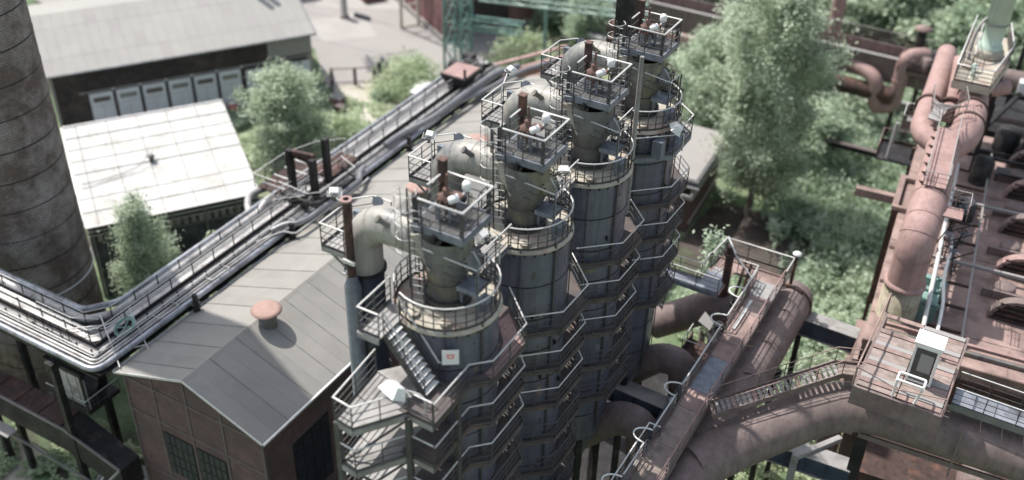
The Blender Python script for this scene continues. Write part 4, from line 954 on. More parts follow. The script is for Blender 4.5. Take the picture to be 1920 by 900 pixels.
b = MB(); b.hexa([(-60.6, 87.9, 0), (-60.0, 84.9, 0), (-57.3, 85.3, 0), (-57.9, 88.3, 0), (-60.6, 87.9, 1.7), (-60.0, 84.9, 1.7), (-57.3, 85.3, 1.7), (-57.9, 88.3, 1.7)]); b.build('body', 'slate', t)
b = MB(); b.hexa([(-60.7, 88.0, 1.7), (-60.1, 84.8, 1.7), (-57.2, 85.2, 1.7), (-57.8, 88.4, 1.7), (-60.7, 88.0, 1.85), (-60.1, 84.8, 1.85), (-57.2, 85.2, 1.85), (-57.8, 88.4, 1.85)]); b.build('lid', 'white', t)
t = thing('storage_tank', 'rounded white tank half hidden by the tree at the corner of the garage building', 'tank', (-71.6, 79.6, 0))
b = MB(); b.tube([(-72.6, 78.9, 1.2), (-72.3, 79.1, 1.2), (-71.0, 80.0, 1.2), (-70.7, 80.2, 1.2)], [.7, 1.15, 1.15, .7], 18); b.build('shell', 'white', t)
b = MB(); b.bar((-72.2, 79.2, .3), (-72.2, 79.2, 0), 1.2, .2); b.bar((-71.1, 79.9, .3), (-71.1, 79.9, 0), 1.2, .2); b.build('saddle', 'bare', t)
t = thing('oil_drum', 'small bright red drum at the corner of the white roof', 'drum', (-75.3, 73.6, 0))
b = MB(); b.lathe([(.42, 0), (.45, .05), (.42, .1), (.42, .6), (.45, .64), (.42, .68), (.42, 1.15), (.45, 1.2), (.4, 1.22)], (-75.3, 73.6), 16); b.build('body', 'red', t)
b = MB(); b.lathe([(.38, 1.225), (.36, 1.24), (0, 1.24)], (-75.3, 73.6), 16, caps=False); b.build('lid', 'white', t)
t = thing('bollard', 'pale round pillar casting a blue shadow on the open yard', 'post', (-80.6, 100.6, 0))
b = MB(); b.lathe([(.6, 0), (.6, .3), (.45, .35), (.42, 3.4), (0, 3.5)], (-80.9, 100.4), 18); b.build('shaft', 'conc', t)
b = MB(); b.box(-79.9, -77.6, 101.1, 101.5, 0, .5); b.build('kerb_block', 'slate', t)
t = thing('scrap_box', 'small dark brown crate in the grass below the yard gate', 'crate', (-65.2, 79.6, 0))
b = MB(); b.box(-66, -65.1, 79.2, 80.0, 0, .9); b.build('box_body', 'rustd', t)
b = MB(); b.box(-66.05, -65.05, 79.15, 80.05, .9, .97); b.build('lid', 'band', t)
t = thing('small_hut', 'little flat pale roofed block near the gravel path', 'hut', (-66.6, 80.6, 0))
b = MB(); b.box(-67.4, -66.1, 80.2, 81.2, 0, 1.2); b.build('wall', 'maroon', t)
b = MB(); b.box(-67.5, -66.0, 80.1, 81.3, 1.2, 1.3); b.build('roof', 'conc', t)

# rusty pipe bridge at the far end and red roofed sheds beyond
t = thing('rusty_duct_bridge', 'rusty red duct with a walkway crossing behind the hall and towers', 'duct', (-42, 82, 0))
b = MB(); b.tube([(-45.9, 74.6, 10.9), (-41.1, 84.0, 10.9), (-36.3, 93, 10.9)], .55, 18); b.build('duct', 'rustp', t)
b = MB(); b.bar((-46.7, 75.4, 11.7), (-41.6, 85.2, 11.7), .5, .12); b.bar((-45.0, 73.8, 10.2), (-40.1, 83.6, 10.2), .3, 1.2); wkk = b.build('walkway', 'rustp', t)
rail(wkk, [(-46.7, 75.4, 11.8), (-41.6, 85.2, 11.8)], 1.0, 1.8, toe=0, m='rustp', pm='rustd')
for (x, y) in ((-44, 78), (-40.3, 85), (-37, 91)): piece('column', 'rcol', lambda q: q.box(-.25, .25, -.25, .25, 0, 10.4), 'rustd', t, (x, y, 0))
t = thing('rusty_shed', 'low rusty roofed shed with pale gravel roof beyond the farthest tower', 'building', (-38.5, 104, 0))
b = MB(); b.prism([(-40.4, 100.5), (-36.0, 107.3), (-40.5, 112.5), (-45.5, 106)], 0, 4.4); b.build('wall', 'rustp', t)
b = MB(); b.prism([(-40.6, 100.1), (-35.6, 107.3), (-40.5, 113), (-46, 106)], 4.4, 4.65); b.build('roof', 'rustf', t)
b = MB(); b.prism([(-40.5, 101.6), (-37.0, 107.2), (-40.6, 111.2), (-44.5, 106)], 4.65, 4.7); b.build('roof_gravel', 'conc', t)
t = thing('round_concrete_pad', 'pale concrete tank top seen behind the farthest valve platform', 'tank', (-47, 112, 0))
b = MB(); b.lathe([(5, 0), (5, 3.2), (0, 3.5)], (-47.5, 111), 28); b.build('shell', 'conc', t)
b = MB(); b.lathe([(5.1, 2.9), (5.1, 3.3), (4.9, 3.32)], (-47.5, 111), 28, caps=False); b.build('rim', 'rail', t)

# ---------------------------------------------------------------- lower left: trough conveyor, round platform
t = thing('conveyor_trough', 'dark covered conveyor trough running below the pipe bridge to the hall gable', 'conveyor', (-50, 28.6, 0))
b = MB(); b.box(-75, -46.6, 27.6, 29.3, 5.0, 7.0); b.hexa([(-46.6, 27.6, 5.0), (-41.7, 27.4, 4.2), (-41.7, 28.9, 4.2), (-46.6, 29.3, 5), (-46.6, 27.6, 7), (-41.7, 27.4, 6.2), (-41.7, 28.9, 6.2), (-46.6, 29.3, 7)]); tr = b.build('trough', 'black', t)
for k in range(10): piece('cover_plate', 'cpl', lambda q: q.box(-1.0, 1.0, -.78, .78, 0, .06), 'rustd', tr, (-48 - k * 2.1, 28.45, 7.0))
b = MB(); b.bar((-75, 27.55, 7.1), (-46.6, 27.55, 7.1), .12, .14); b.bar((-46.6, 27.55, 7.1), (-41.7, 27.35, 6.3), .12, .14); b.bar((-41.7, 27.35, 6.3), (-42.6, 26.0, 5.0), .12, .12); b.bar((-75, 27.5, 5.0), (-41.7, 27.3, 3.4), .12, .14); b.build('edge_rail', 'bare', t)
b = MB(); b.bar((-75, 26.6, 5.0), (-51, 26.8, 5.0), .8, .1); b.build('side_walkway', 'conc', t)
for x in (-44, -52, -60): piece('trestle_leg', 'tleg', lambda q: q.box(-.18, .18, -.18, .18, 0, 5), 'black', t, (x, 28, 0))
t = thing('valve_house', 'small dark cabin with blue grey glazed sides hanging under the pipe bridge bend', 'cabin', (-46, 28.8, 0))
b = MB(); b.box(-48.2, -45.0, 28.6, 31.0, 8.2, 8.5); b.box(-48.2, -45.0, 28.6, 31.0, 11.2, 11.5); b.box(-48.2, -48.0, 28.6, 31.0, 8.5, 11.2); b.box(-45.2, -45.0, 28.6, 28.8, 8.5, 11.2); b.build('frame', 'black', t)
for k in range(4): piece('window_pane', 'vhp', lambda q: q.box(-.35, .35, -.02, .02, -1.2, 1.2), 'silver', t, (-47.5 + k * .76, 28.7, 9.85))
rail(thing_ := [o for o in t.children if o.name.startswith('frame')][0], [(-48.3, 28.4, 8.5), (-44.9, 28.4, 8.5), (-44.9, 31, 8.5)], 1.0, 1.0, toe=0)
t = thing('round_basin', 'round pale concrete basin with a short ladder at the foot of the hall gable', 'basin', (-44.4, 30.2, 0))
b = MB(); b.lathe([(1.9, 0), (1.9, 1.7), (1.7, 1.75), (1.6, 1.5), (0, 1.45)], (-44.6, 29.2), 28); b.build('wall', 'conc', t)
b = MB(); b.tube(bend([(-43.6, 28.0, 4.9), (-44.5, 27.6, 3.4), (-44.8, 27.7, 1.8)], .3), .06, 6); b.tube(bend([(-43.2, 28.4, 4.9), (-44.1, 28.0, 3.4), (-44.4, 28.1, 1.8)], .3), .06, 6); b.build('ladder', 'rail', t)
t = thing('garden_bench', 'white bench like slab in the grass below the conveyor trough', 'bench', (-50, 31.2, 0))
b = MB(); b.box(-50.6, -49.4, 30.7, 31.5, .35, .5); b.build('seat', 'white', t)
b = MB(); b.box(-50.5, -50.3, 30.8, 31.4, 0, .35); b.box(-49.7, -49.5, 30.8, 31.4, 0, .35); b.build('leg', 'bare', t)
# ---------------------------------------------------------------- gas main, walkway and feeders
PX, PZc, PR = -9.85, 15.0, 1.25
t = thing('gas_main', 'large brown gas main with domed end lying below the railed walkway', 'pipe', (PX, 45, 0))
b = MB(); dome = [(PX, 53.6 + 1.0 * math.sin(a), PZc) for a in [0, .4, .8, 1.15, 1.45]]
b.tube([(PX, 8, PZc), (PX, 53.2, PZc)] + dome, [PR, PR] + [PR * math.cos(a) for a in [0, .4, .8, 1.15, 1.45]], 32); gm = b.build('shell', 'rustb', t)
y = 26
while y < 53.5:
    piece('weld_band', 'wb', lambda q: q.tube([(0, -.04, 0), (0, .04, 0)], PR + .02, 32, caps=False), 'rustb', gm, (PX, y, PZc)); y += 3.1
piece('end_ring', 'er', lambda q: q.tube([(0, -.06, 0), (0, .06, 0)], PR + .07, 32, smooth=False), 'rustd', gm, (PX, 53.1, PZc))
for y in (30, 36, 42, 48, 53): piece('saddle_leg', 'sleg', lambda q: (q.box(-1.1, -.8, -.2, .2, 0, 14.2), q.box(.8, 1.1, -.2, .2, 0, 14.2), q.box(-1.3, 1.3, -.25, .25, 13.5, 13.9)), 'black', t, (PX, y, 0))
for y in (50.6, 47.3, 44.2): piece('lifting_hook', 'lh', lambda q: q.tube(bend([(-.5, 0, 0), (0, 0, .14), (.2, 0, .02)], .1), .04, 5), 'rustd', gm, (PX + .4, y, PZc + 1.2))
t = thing('vent_mast', 'thin dark vent mast with pale cap on the domed end of the gas main', 'vent', (-10.2, 53.0, 16))
b = MB(); b.tube([(-10.1, 53.2, 15.9), (-10.05, 53.1, 18.6)], .1, 8); b.build('mast', 'rustd', t)
b = MB(); b.lathe([(.12, 18.55), (.27, 18.6), (.26, 18.68), (.1, 18.78), (0, 18.8)], (-10.05, 53.1), 14); b.build('cap', 'white', t)
b = MB(); b.tube([(-11.3, 52.6, 16.3), (-10.1, 53.0, 16.35), (-9.2, 52.9, 16.2)], .1, 8); b.build('base_pipe', 'rustd', t)

WX0, WX1, WZ = -11.75, -10.3, 17.0
t = thing('main_walkway', 'long railed plate walkway on top of the brown gas main', 'walkway', (-11, 45, 17))
b = MB(); b.box(WX0, WX0 + .08, 24, 52, WZ - .3, WZ + .03); b.box(WX1 - .08, WX1, 24, 52, WZ - .3, WZ + .03)
for y in range(25, 52, 3): b.box(WX0 + .08, WX1 - .08, y, y + .12, WZ - .25, WZ - .07)
fr = b.build('frame', 'rustb', t)
y = 24.2; k = 0
while y < 51.5:
    m_ = 'plank' if y < 38 else 'rustf' if y < 40.5 else 'skirt' if y < 43.4 else 'rustf' if k % 4 else 'plank'
    piece('deck_plate', ('dpl', m_), lambda q: q.box(-.64, .64, -.74, .74, -.04, 0), m_, fr, (-11.02, y + .75, WZ + .01 * (k % 3) - .01)); y += 1.5; k += 1
rail(fr, [(WX1, 24, WZ), (WX1, 52, WZ)], 1.05, 1.5, m='rustp', pm='rustb', r=.04)
for a, c_ in ((24, 31.4), (32.5, 34.8), (36.0, 38.7), (39.7, 45.2), (46.2, 51.2)):
    rail(fr, [(WX0, a, WZ), (WX0, c_, WZ)], 1.05, 1.4, m='rail', pm='rustb', r=.045)
for y in (31.9, 35.4, 39.2, 45.7, 48.6):
    b = MB(); b.tube([(WX0, y - .5, WZ + 1.0)] + [(WX0 - .02 - .75 * math.sin(a), y - .5 * math.cos(a), WZ + 1.0) for a in [PI * k / 10 for k in range(11)]] + [(WX0, y + .5, WZ + 1.0)], .045, 6); hp = b.build('ladder_hoop', 'white', fr)
    b = MB()
    for zz in (.2, -.6, -1.4): b.tube([(WX0 - .02 - .55 * math.sin(a), y - .4 * math.cos(a), WZ + zz) for a in [PI * k / 8 for k in range(9)]], .025, 5)
    b.build('cage_ring', 'post', hp)
    ladder(t, (WX0 - .15, y, WZ - 5), (WX0 - .1, y, WZ + .9), .42, (0, 1, 0), m='rustd')
b = MB(); b.bar((WX0 + .4, 46.4, WZ + .06), (WX0 + .4, 49.4, WZ + .06), .16, .1); b.build('loose_channel', 'rail', fr)
b = MB(); b.prism([(-12.2, 31), (-10.3, 31), (-10.3, 35.7), (-11.5, 35.7), (-11.5, 36.6), (-12.2, 36.6)], WZ - .45, WZ - .37); lp = b.build('side_landing', 'walk', t)
rail(lp, [(-12.2, 31, WZ - .37), (-12.2, 36.6, WZ - .37), (-11.6, 36.6, WZ - .37)], 1.05, 1.2, m='white', r=.04)
b = MB(); b.box(-12.6, -12.25, 36.6, 44.6, WZ - 1.6, WZ - 1.2); b.build('side_beam', 'slate', t)
# end platform
b = MB(); b.box(-14.4, -10.3, 51.6, 52.6, WZ - .1, WZ); b.box(-14.6, -13.2, 49.0, 51.6, WZ - .1, WZ); b.box(-14.6, -10.3, 52.55, 52.65, WZ - .3, WZ + .1); ep = b.build('end_platform', 'rustf', t)
for q4 in ((-11.9, -10.3, 50.0, 51.6), (-14.4, -13.3, 50.95, 51.5)):
    b = MB(); b.box(*q4, WZ + .01, WZ + .04); b.build('cover_sheet', 'walk', ep)
rail(ep, [(-14.6, 51.3, WZ), (-14.4, 53.3, WZ), (-10.2, 53.4, WZ), (-10.2, 51.8, WZ)], 1.1, 1.4, r=.036)
rail(ep, [(-13.0, 51.5, WZ), (-11.8, 51.5, WZ), (-11.8, 49.6, WZ)], 1.1, 1.0, m='rail', pm='rustb')
b = MB()
for x, y in ((-12.9, 51.2), (-12.5, 50.9), (-12.1, 50.2), (-12.6, 49.4)): b.bar((x, y, WZ - 2.2), (x + .25, y + .7, WZ + 1.0), .13)
b.bar((-13.0, 51.2, WZ + 1.2), (-12.0, 50.4, WZ + 1.5), .08); b.build('lever_gear', 'rustd', ep)
t = thing('catwalk', 'grey catwalk linking the farthest tower gallery with the gas main walkway', 'walkway', (-16, 49.5, 17))
b = MB(); b.box(-17.4, -14.6, 49.0, 49.9, WZ - .08, WZ - .02); b.box(-17.4, -13.3, 48.93, 49.0, WZ - .25, WZ + .06); b.box(-17.4, -14.6, 49.9, 49.97, WZ - .25, WZ + .06); b.box(-14.6, -13.3, 49.0, 50.9, WZ + .02, WZ + .08); cw = b.build('deck', 'skirt', t)
rail(cw, [(-17.4, 49.0, WZ), (-13.3, 49.0, WZ)], 1.1, 1.3, r=.034); rail(cw, [(-17.4, 49.93, WZ), (-14.7, 49.93, WZ), (-14.7, 51.3, WZ)], 1.1, 1.3, r=.034)
t = thing('blow_off_pipe', 'thick dark upright pipe with flared collar beside the walkway end platform', 'pipe', (-13.4, 50.6, 15))
b = MB(); b.tube([(-13.3, 50.4, 14.5), (-13.3, 50.4, 19.6)], .25, 14); sh = b.build('shaft', 'rustd', t)
b = MB(); b.lathe([(.4, 15.9), (.42, 16.05), (.3, 16.15)], (-13.3, 50.4), 16); b.lathe([(.36, 19.0), (.36, 19.15)], (-13.3, 50.4), 14, smooth=False); b.build('collar', 'rustd', sh)
b = MB(); b.bar((-13.7, 50.8, 19.9), (-12.9, 50.0, 19.5), .09); b.bar((-13.3, 50.4, 19.4), (-11.8, 50.1, 18.2), .07); b.build('linkage', 'rail', sh)
t = thing('valve_box', 'rusty valve housing with pale hatch below the catwalk and beside the walkway', 'valve', (-13.4, 46.6, 14))
b = MB(); b.box(-13.9, -12.5, 45.6, 47.2, 14.6, 14.7); b.box(-13.9, -13.8, 45.6, 47.2, 14.7, 15.2); b.build('tray', 'rustd', t)
b = MB(); b.hexa([(-13.7, 47.4, 15.9), (-12.9, 47.3, 15.6), (-12.9, 47.9, 15.8), (-13.6, 48.2, 16.1), (-13.7, 47.4, 15.95), (-12.9, 47.3, 15.65), (-12.9, 47.9, 15.85), (-13.6, 48.2, 16.15)]); b.build('hatch', 'conc', t)
b = MB(); b.lathe([(.5, 14.6), (.55, 15.4), (.3, 15.6), (.3, 16.1)], (-12.5, 47.6), 16); b.lathe([(.35, 14.7), (.35, 15.7)], (-12.4, 46.6), 14); b.tube([(-12.9, 47.0, 15.6), (-12.2, 46.2, 15.7)], .14, 8); b.build('valve_body', 'black', t)
rail([o for o in t.children if o.name.startswith('tray')][0], [(-13.9, 47.2, 14.7), (-13.9, 45.6, 14.7), (-12.5, 45.6, 14.7)], 1.1, .9, r=.03, toe=0)

fl = ['dark brown feeder pipe rising under the catwalk to the gas main end', 'brown bent feeder pipe in the middle, above the blue black beam', 'lowest brown bent feeder pipe, below the blue black beam and its two pipes']
for k, y in enumerate((50.2, 44.3, 38.7)):
    t = thing('feeder_pipe', fl[k], 'pipe', (-15, y, 13), 'feeder pipes from the tower feet')
    r = (1.0, .85, .9)[k]
    b = MB(); P = bend([(-17.4, y - .3, 12.2), (-14.7, y, 15.1), (-13.3, y, 15.2), (-13.0, y, 13.2), (-13.0, y, 4)], [1.2, 1.2, .8], 5) if k else bend([(-17.2, y - .4, 12.6), (-14.0, y, 15.0), (-12.4, y + .1, 15.2), (-10.5, y + .1, 15.2)], 1.3, 5); b.tube(P, r, 26); fp = b.build('pipe', 'rustb', t)
    q0 = Vv(P[1]); 
    for j in (1, 5, 9):
        q0 = Vv(P[j]); d = (Vv(P[j + 1]) - Vv(P[j - 1])).normalized(); b = MB(); b.tube([q0 - d * .05, q0 + d * .05], r + .015, 26, caps=False); b.build('weld_band', 'rustb', fp)
bl = [((-19.2, 42.7), (-12.6, 42.45), 13.0, 'dark blue black box beam with pale top running from the towers to the walkway'), ((-9.0, 53.0), (-4.4, 52.9), 14.0, 'dark blue box beam with pale top between the gas main and the rusty works'), ((-8.6, 43.3), (-3.1, 43.6), 12.6, 'short dark beam with bright pale top below the bottom pipe bend')]
for (p, q, z, lb) in bl:
    t = thing('box_beam', lb, 'beam', (p[0], p[1], z), 'dark box beams between the towers and the works')
    b = MB(); b.bar((*p, z), (*q, z), .8, 1.1); wb = b.build('web', 'blueb', t)
    b = MB(); b.bar((*p, z + .6), (*q, z + .6), 1.05, .06); b.bar((*p, z - .6), (*q, z - .6), 1.05, .06); b.build('flange', 'walk', t)
    for j in range(1, 5):
        f = j / 5; x = p[0] + (q[0] - p[0]) * f; y = p[1] + (q[1] - p[1]) * f
        piece('stiffener', 'stf', lambda w: w.box(-.03, .03, -.5, .5, -.52, .52), 'blueb', wb, (x, y, z))
for y, lb in ((41.6, 'upper of two slate pipes alongside the dark beam from the towers'), (40.9, 'lower of two slate pipes alongside the dark beam from the towers')):
    o = MB().tube([(-19, y, 12.55), (-12.5, y, 12.55)], .33, 14).build('slate_pipe', 'slate'); tag(o, lb, 'pipe', 'slate pipes under the walkway')
t = thing('steel_strut', 'bright steel post crossing the short beam below the bottom pipe bend', 'beam', (-5.8, 42.8, 8))
b = MB(); b.bar((-5.9, 42.6, 4), (-5.9, 42.6, 13.5), .35, .35); b.bar((-5.9, 42.6, 13.3), (-4.2, 45.2, 13.3), .3, .3); b.build('post', 'walk', t)

# inclined pipe, the long horizontal pipe and the stair on top
t = thing('crossing_pipe', 'thick brown pipe bending from the gas main across the bottom right corner', 'pipe', (-4, 43, 17))
b = MB(); P = bend([(-9.9, 37.2, 15.2), (-8.6, 39.4, 15.5), (-4.3, 43.1, 17.9), (8, 43.9, 17.9), (16, 44.5, 17.9)], [1.2, 2.2, 1], 7); b.tube(P, 1.28, 32); cp = b.build('pipe', 'rustb', t)
for j in (3, 9, 12, 15):
    q0 = Vv(P[j]); d = (Vv(P[j + 1]) - Vv(P[j - 1])).normalized(); b = MB(); b.tube([q0 - d * .05, q0 + d * .05], 1.3, 32, caps=False); b.build('weld_band', 'rustb', cp)
b = MB(); b.bar((-3.2, 42.6, 16.4), (12, 43.6, 16.4), .12, .3); b.bar((1.3, 41.8, 16.6), (1.3, 42.2, 19.2), .1); b.box(-3.9, -3.4, 41.7, 42.1, 17, 17.5); b.build('support_rail', 'rustb', t)
for x in (-3, 5): piece('pier', 'pier', lambda q: q.box(-.3, .3, -.4, .4, 0, 16.4), 'black', t, (x, 43.6, 0))
t = thing('rusty_stair', 'long shallow rusty stair with many treads climbing above the bent brown pipe', 'stair', (-7, 41, 18))
A0 = Vector((-10.1, 39.6, WZ + .1)); A1 = Vector((-5.0, 43.1, 19.6)); A2 = Vector((-3.9, 43.4, 19.7)); d = (A1 - A0); s_ = Vector((-d.y, d.x, 0)).normalized() * .5
b = MB(); b.bar(A0 - s_, A1 - s_, .06, .3); b.bar(A0 + s_, A1 + s_, .06, .3); b.bar(A1 - s_, A2 - s_, .06, .3); b.bar(A1 + s_, A2 + s_, .06, .3); st = b.build('stringer', 'rustb', t)
an = math.atan2(d.y, d.x)
for k in range(24): piece('stair_tread', 'trd2', lambda q: q.box(-.09, .09, -.48, .48, -.02, .02), 'conc' if k % 4 else 'rustf', t, A0.lerp(A1, (k + .5) / 24), an)
b = MB(); b.bar(A1, A2 + Vector((.2, .1, 0)), .95, .05); b.build('top_landing', 'plank', t)
for s2 in (-s_, s_): rail(st, [A0 + s2, A1 + s2, A2 + s2], 1.0, 1.3, m='rustf', pm='rustb', toe=0)

t = thing('timber_platform', 'weathered plank platform with moss and open frame carrying the white cabin', 'platform', (-2, 43, 20))
b = MB(); b.box(-3.9, .25, 40.7, 40.85, 19.8, 20.9); b.box(-3.9, -3.75, 40.85, 47.3, 19.8, 20.9); b.box(.1, .25, 40.85, 47.3, 19.8, 20.9); b.box(-3.75, .1, 43.9, 44.1, 20.2, 20.8); fr = b.build('frame', 'rustb', t)
y = 40.9; k = 0
while y < 46.9:
    for (x, w) in ((-2.85, .9), (-.9, 1.0)):
        if (k in (14, 15, 16) and x < -2) or (k in (11,) and x > -2): continue
        piece('plank', ('plk', w), lambda q: q.box(-w, w, -.155, .155, -.06, 0), ('plank', 'plank', 'rustf', 'conc')[(k * 5 + int(w * 10)) % 4], fr, (x, y + .16, 20.95 + .015 * ((k * 3) % 4)), .01 * ((k % 3) - 1))
    y += .34; k += 1
b = MB(); b.tube([(-3.9, 40.7, 20.9), (-3.9, 40.7, 22.1)], .05, 6); b.tube([(-3.9, 47.2, 20.9), (-3.9, 47.2, 22.1)], .05, 6); b.tube([(-3.9, 40.7, 22.1), (-3.9, 47.2, 22.1)], .05, 6); b.tube([(-3.9, 40.7, 22.1), (-2.0, 40.7, 21.6), (.2, 40.7, 22.0)], .035, 6); b.tube([(.2, 40.7, 20.9), (.2, 40.7, 22.0), (.2, 44.5, 22.0)], .035, 6); b.build('hand_rail', 'rustf', t)
t = thing('white_cabin', 'small white framed glazed cabin with bright roof on the plank platform', 'cabin', (-1.2, 42.6, 21))
x0, x1, y0, y1, z0, z1 = -1.8, -.75, 42.4, 43.1, 21.0, 23.15
b = MB()
for x in (x0, x1):
    for y in (y0, y1): b.box(x - .05, x + .05, y - .05, y + .05, z0, z1)
for z in (z0 + .05, z1 - .06):
    for y in (y0, y1): b.box(x0 + .05, x1 - .05, y - .04, y + .04, z - .05, z + .05)
    for x in (x0, x1): b.box(x - .04, x + .04, y0 + .05, y1 - .05, z - .05, z + .05)
b.build('frame', 'white', t)
b = MB(); b.hexa([(x0 - .06, y0 - .06, z1), (x1 + .12, y0 - .1, z1), (x1 + .12, y1 + .12, z1 + .12), (x0 - .12, y1 + .12, z1 + .12), (x0 - .12, y0 - .1, z1 + .2), (x1 + .12, y0 - .1, z1 + .2), (x1 + .12, y1 + .12, z1 + .32), (x0 - .12, y1 + .12, z1 + .32)]); b.build('roof', 'white', t)
b = MB(); b.box(x0 + .07, x1 - .07, y0 - .01, y0 + .01, z0 + .12, z1 - .12); b.build('front_pane', 'post', t)
b = MB(); b.box(x0 - .01, x0 + .01, y0 + .07, y1 - .07, z0 + .12, z1 - .12); b.build('side_pane', 'glass', t); 
b = MB(); b.box(x1 - .01, x1 + .01, y0 + .07, y1 - .07, z0 + .12, z1 - .12); b.build('side_pane', 'glass', t)
b = MB(); b.box(-1.5, -.9, y0 - .04, y0 - .015, z0 + .7, z0 + 1.75); b.build('inner_panel', 'conc', t)
t = thing('white_barrier', 'white tubular barrier frame in front of the small cabin', 'barrier', (-1.5, 41, 21))
b = MB(); b.tube(bend([(-2.1, 41.5, 20.95), (-2.1, 41.5, 22.0), (-2.1, 40.9, 22.0), (-.9, 40.9, 22.0), (-.9, 41.5, 22.0), (-2.1, 41.5, 22.0)], .1, 3), .06, 6); b.tube([(-.9, 40.9, 22), (-1.1, 40.9, 20.95)], .06, 6); b.tube([(-2.1, 40.9, 22), (-2.1, 40.9, 20.95)], .06, 6); b.build('tube', 'white', t)

t = thing('silver_walkway', 'galvanised walkway with double handrail along the pipe at the right edge', 'walkway', (4, 43.6, 20))
b = MB(); b.box(.4, 12, 42.9, 43.0, 19.7, 20.06); b.box(.4, 12, 44.2, 44.3, 19.7, 20.06); fr = b.build('frame', 'bare', t)
for k in range(12): piece('grating_panel', 'sgp', lambda q: q.box(-.47, .47, -.59, .59, -.03, 0), 'silver', fr, (.9 + k * .97, 43.6, 20.04))
rail(fr, [(.4, 42.95, 20), (12, 42.95, 20)], 1.05, 1.5, r=.035); rail(fr, [(.4, 44.25, 20), (12, 44.25, 20)], 1.05, 1.5, r=.035)

# ---------------------------------------------------------------- rusty bunker works on the right (turned a little from the towers)
RA = rad(5.5)
def R(name, label, cat, group=None): return thing(name, label, cat, (-5.1, 51.5, 0), group, local=True, rz=RA)
t = R('bunker_works', 'rusty red bunker works floor with arched hoods at the right edge', 'building')
b = MB(); b.box(0, 18, -.6, 28, 15.0, 15.9); b.box(.4, 17.6, -.1, 27.5, 0, 15.0); fl_ = b.build('floor_slab', 'rustf', t)
for i in range(4):
    for j in range(10):
        piece('floor_plate', 'fpl', lambda q: q.box(-1.28, 1.28, -1.36, 1.36, 0, .03), 'rustf', fl_, (1.3 + i * 2.6, .8 + j * 2.76, 15.9 + .008 * ((i * 3 + j * 5) % 3)), .003 * ((i + j) % 3 - 1))
b = MB(); b.box(1.2, 18, -6.5, -.6, 10.5, 11.5); b.box(1.6, 17.6, -.72, -.6, 11.5, 15); b.box(1.3, 17.9, -6.4, -.7, 0, 10.5); b.build('lower_floor', 'rustd', t)
for k, y in enumerate((4.6, 9.4, 14.4, 19.2, 23.8)):
    x = 8.0; r = 1.6
    b = MB(); n = 14
    vs = []
    for yy in (y - .05, y + .55):
        for rad_ in (r, r - .2):
            for j in range(n + 1): a = PI * j / n; vs.append((x + rad_ * math.cos(a) * 1.05, yy, 15.92 + rad_ * math.sin(a)))
    m_ = n + 1; fs = []
    for j in range(n):
        fs += [(j, j + 1, 2 * m_ + j + 1, 2 * m_ + j), (m_ + j + 1, m_ + j, 3 * m_ + j, 3 * m_ + j + 1), (j + 1, j, m_ + j, m_ + j + 1), (2 * m_ + j, 2 * m_ + j + 1, 3 * m_ + j + 1, 3 * m_ + j)]
    b.add(vs, fs); hd = b.build('arched_hood', 'rustp' if k % 2 else 'rustb', t)
    b = MB(); P = [(x + (r - .2) * math.cos(PI * j / n) * 1.05, 15.92 + (r - .2) * math.sin(PI * j / n)) for j in range(n + 1)]
    b.add([(p[0], y + .05, p[1]) for p in P], [tuple(range(n + 1))[::-1]]); b.build('dark_mouth', 'black', hd)  # flat black face stands in for the shade inside the hood
    for j in range(4): piece('mouth_bar', ('mb', j), lambda q: q.box(-1.55 + .12 * j, 1.55 - .12 * j, -.05, .05, -.05, .05), 'rustd', hd, (x, y + .0, 16.1 + j * .35))
    b = MB(); b.lathe([(.62, 15.93), (.62, 16.5), (.5, 16.6), (0, 16.62)], (x - .9, y + 2.9), 18); b.box(x - 2.2, x + .4, y + 2.1, y + 2.3, 15.93, 16.5); b.build('drum_casing', 'rustb', t)
for k, y in enumerate((-3.4, -5.5)):
    b = MB(); x = 7.3 + .3 * k; r = 1.0; n = 12; P = [(x + r * math.cos(PI * j / n), y, 11.55 + r * math.sin(PI * j / n)) for j in range(n + 1)]
    P2 = [(p[0], y + 1.4, p[2]) for p in P]; b.add(P + P2, [tuple(range(n + 1))[::-1]] + [(j, j + 1, n + 2 + j, n + 1 + j) for j in range(n)]); ah = b.build('low_arch', 'rustb', t)
    b = MB(); b.add([(x + (p[0] - x) * .85, y - .02, 11.55 + (p[2] - 11.55) * .85) for p in P], [tuple(range(n + 1))[::-1]]); b.build('dark_mouth', 'black', ah)  # black face painted as the shade inside the low arch
t = R('roof_beams', 'slim pale cross beams and rungs spanning the rusty works floor', 'steel frame')
for (x0_, x1_, y, z, m_) in ((1.6, 12, 8.65, 16.6, 'conc'), (3.6, 12, 16.2, 16.6, 'conc'), (.8, 16, .9, 16.3, 'rustp'), (.8, 16, .45, 16.1, 'neck'), (2, 12, 22.5, 17, 'black')):
    piece('long_beam', ('lb', x0_, x1_), lambda q: q.box(x0_, x1_, -.1, .1, -.1, .1), m_, t, (0, y, z))
b = MB(); b.box(5.05, 5.17, .9, 24, 16.5, 16.62); b.build('side_rail', 'conc', t)
for k in range(9): piece('rung', 'rg', lambda q: q.box(0, 2.1, -.07, .07, -.07, .07), 'rustd', t, (3.0, 1.6 + k * 2.4, 16.5))
b = MB(); b.tube([(2.95, -1.2, 17.3), (2.95, 5, 17.5), (2.95, 19.5, 17.5)], .13, 8); b.build('long_pipe', 'rail', t)
b = MB(); b.tube(bend([(3.75, -1.0, 17.0), (3.75, 3, 17.2), (3.5, 5.5, 17.3), (3.6, 9, 17.4)], .6), .1, 8); b.build('long_pipe', 'white', t)
for (x, y) in ((3.0, 0), (3.0, 6), (3.0, 12), (3.0, 18)): piece('stanchion', 'stn', lambda q: q.box(-.08, .08, -.08, .08, 0, 1.6), 'rustd', t, (x, y, 15.9))
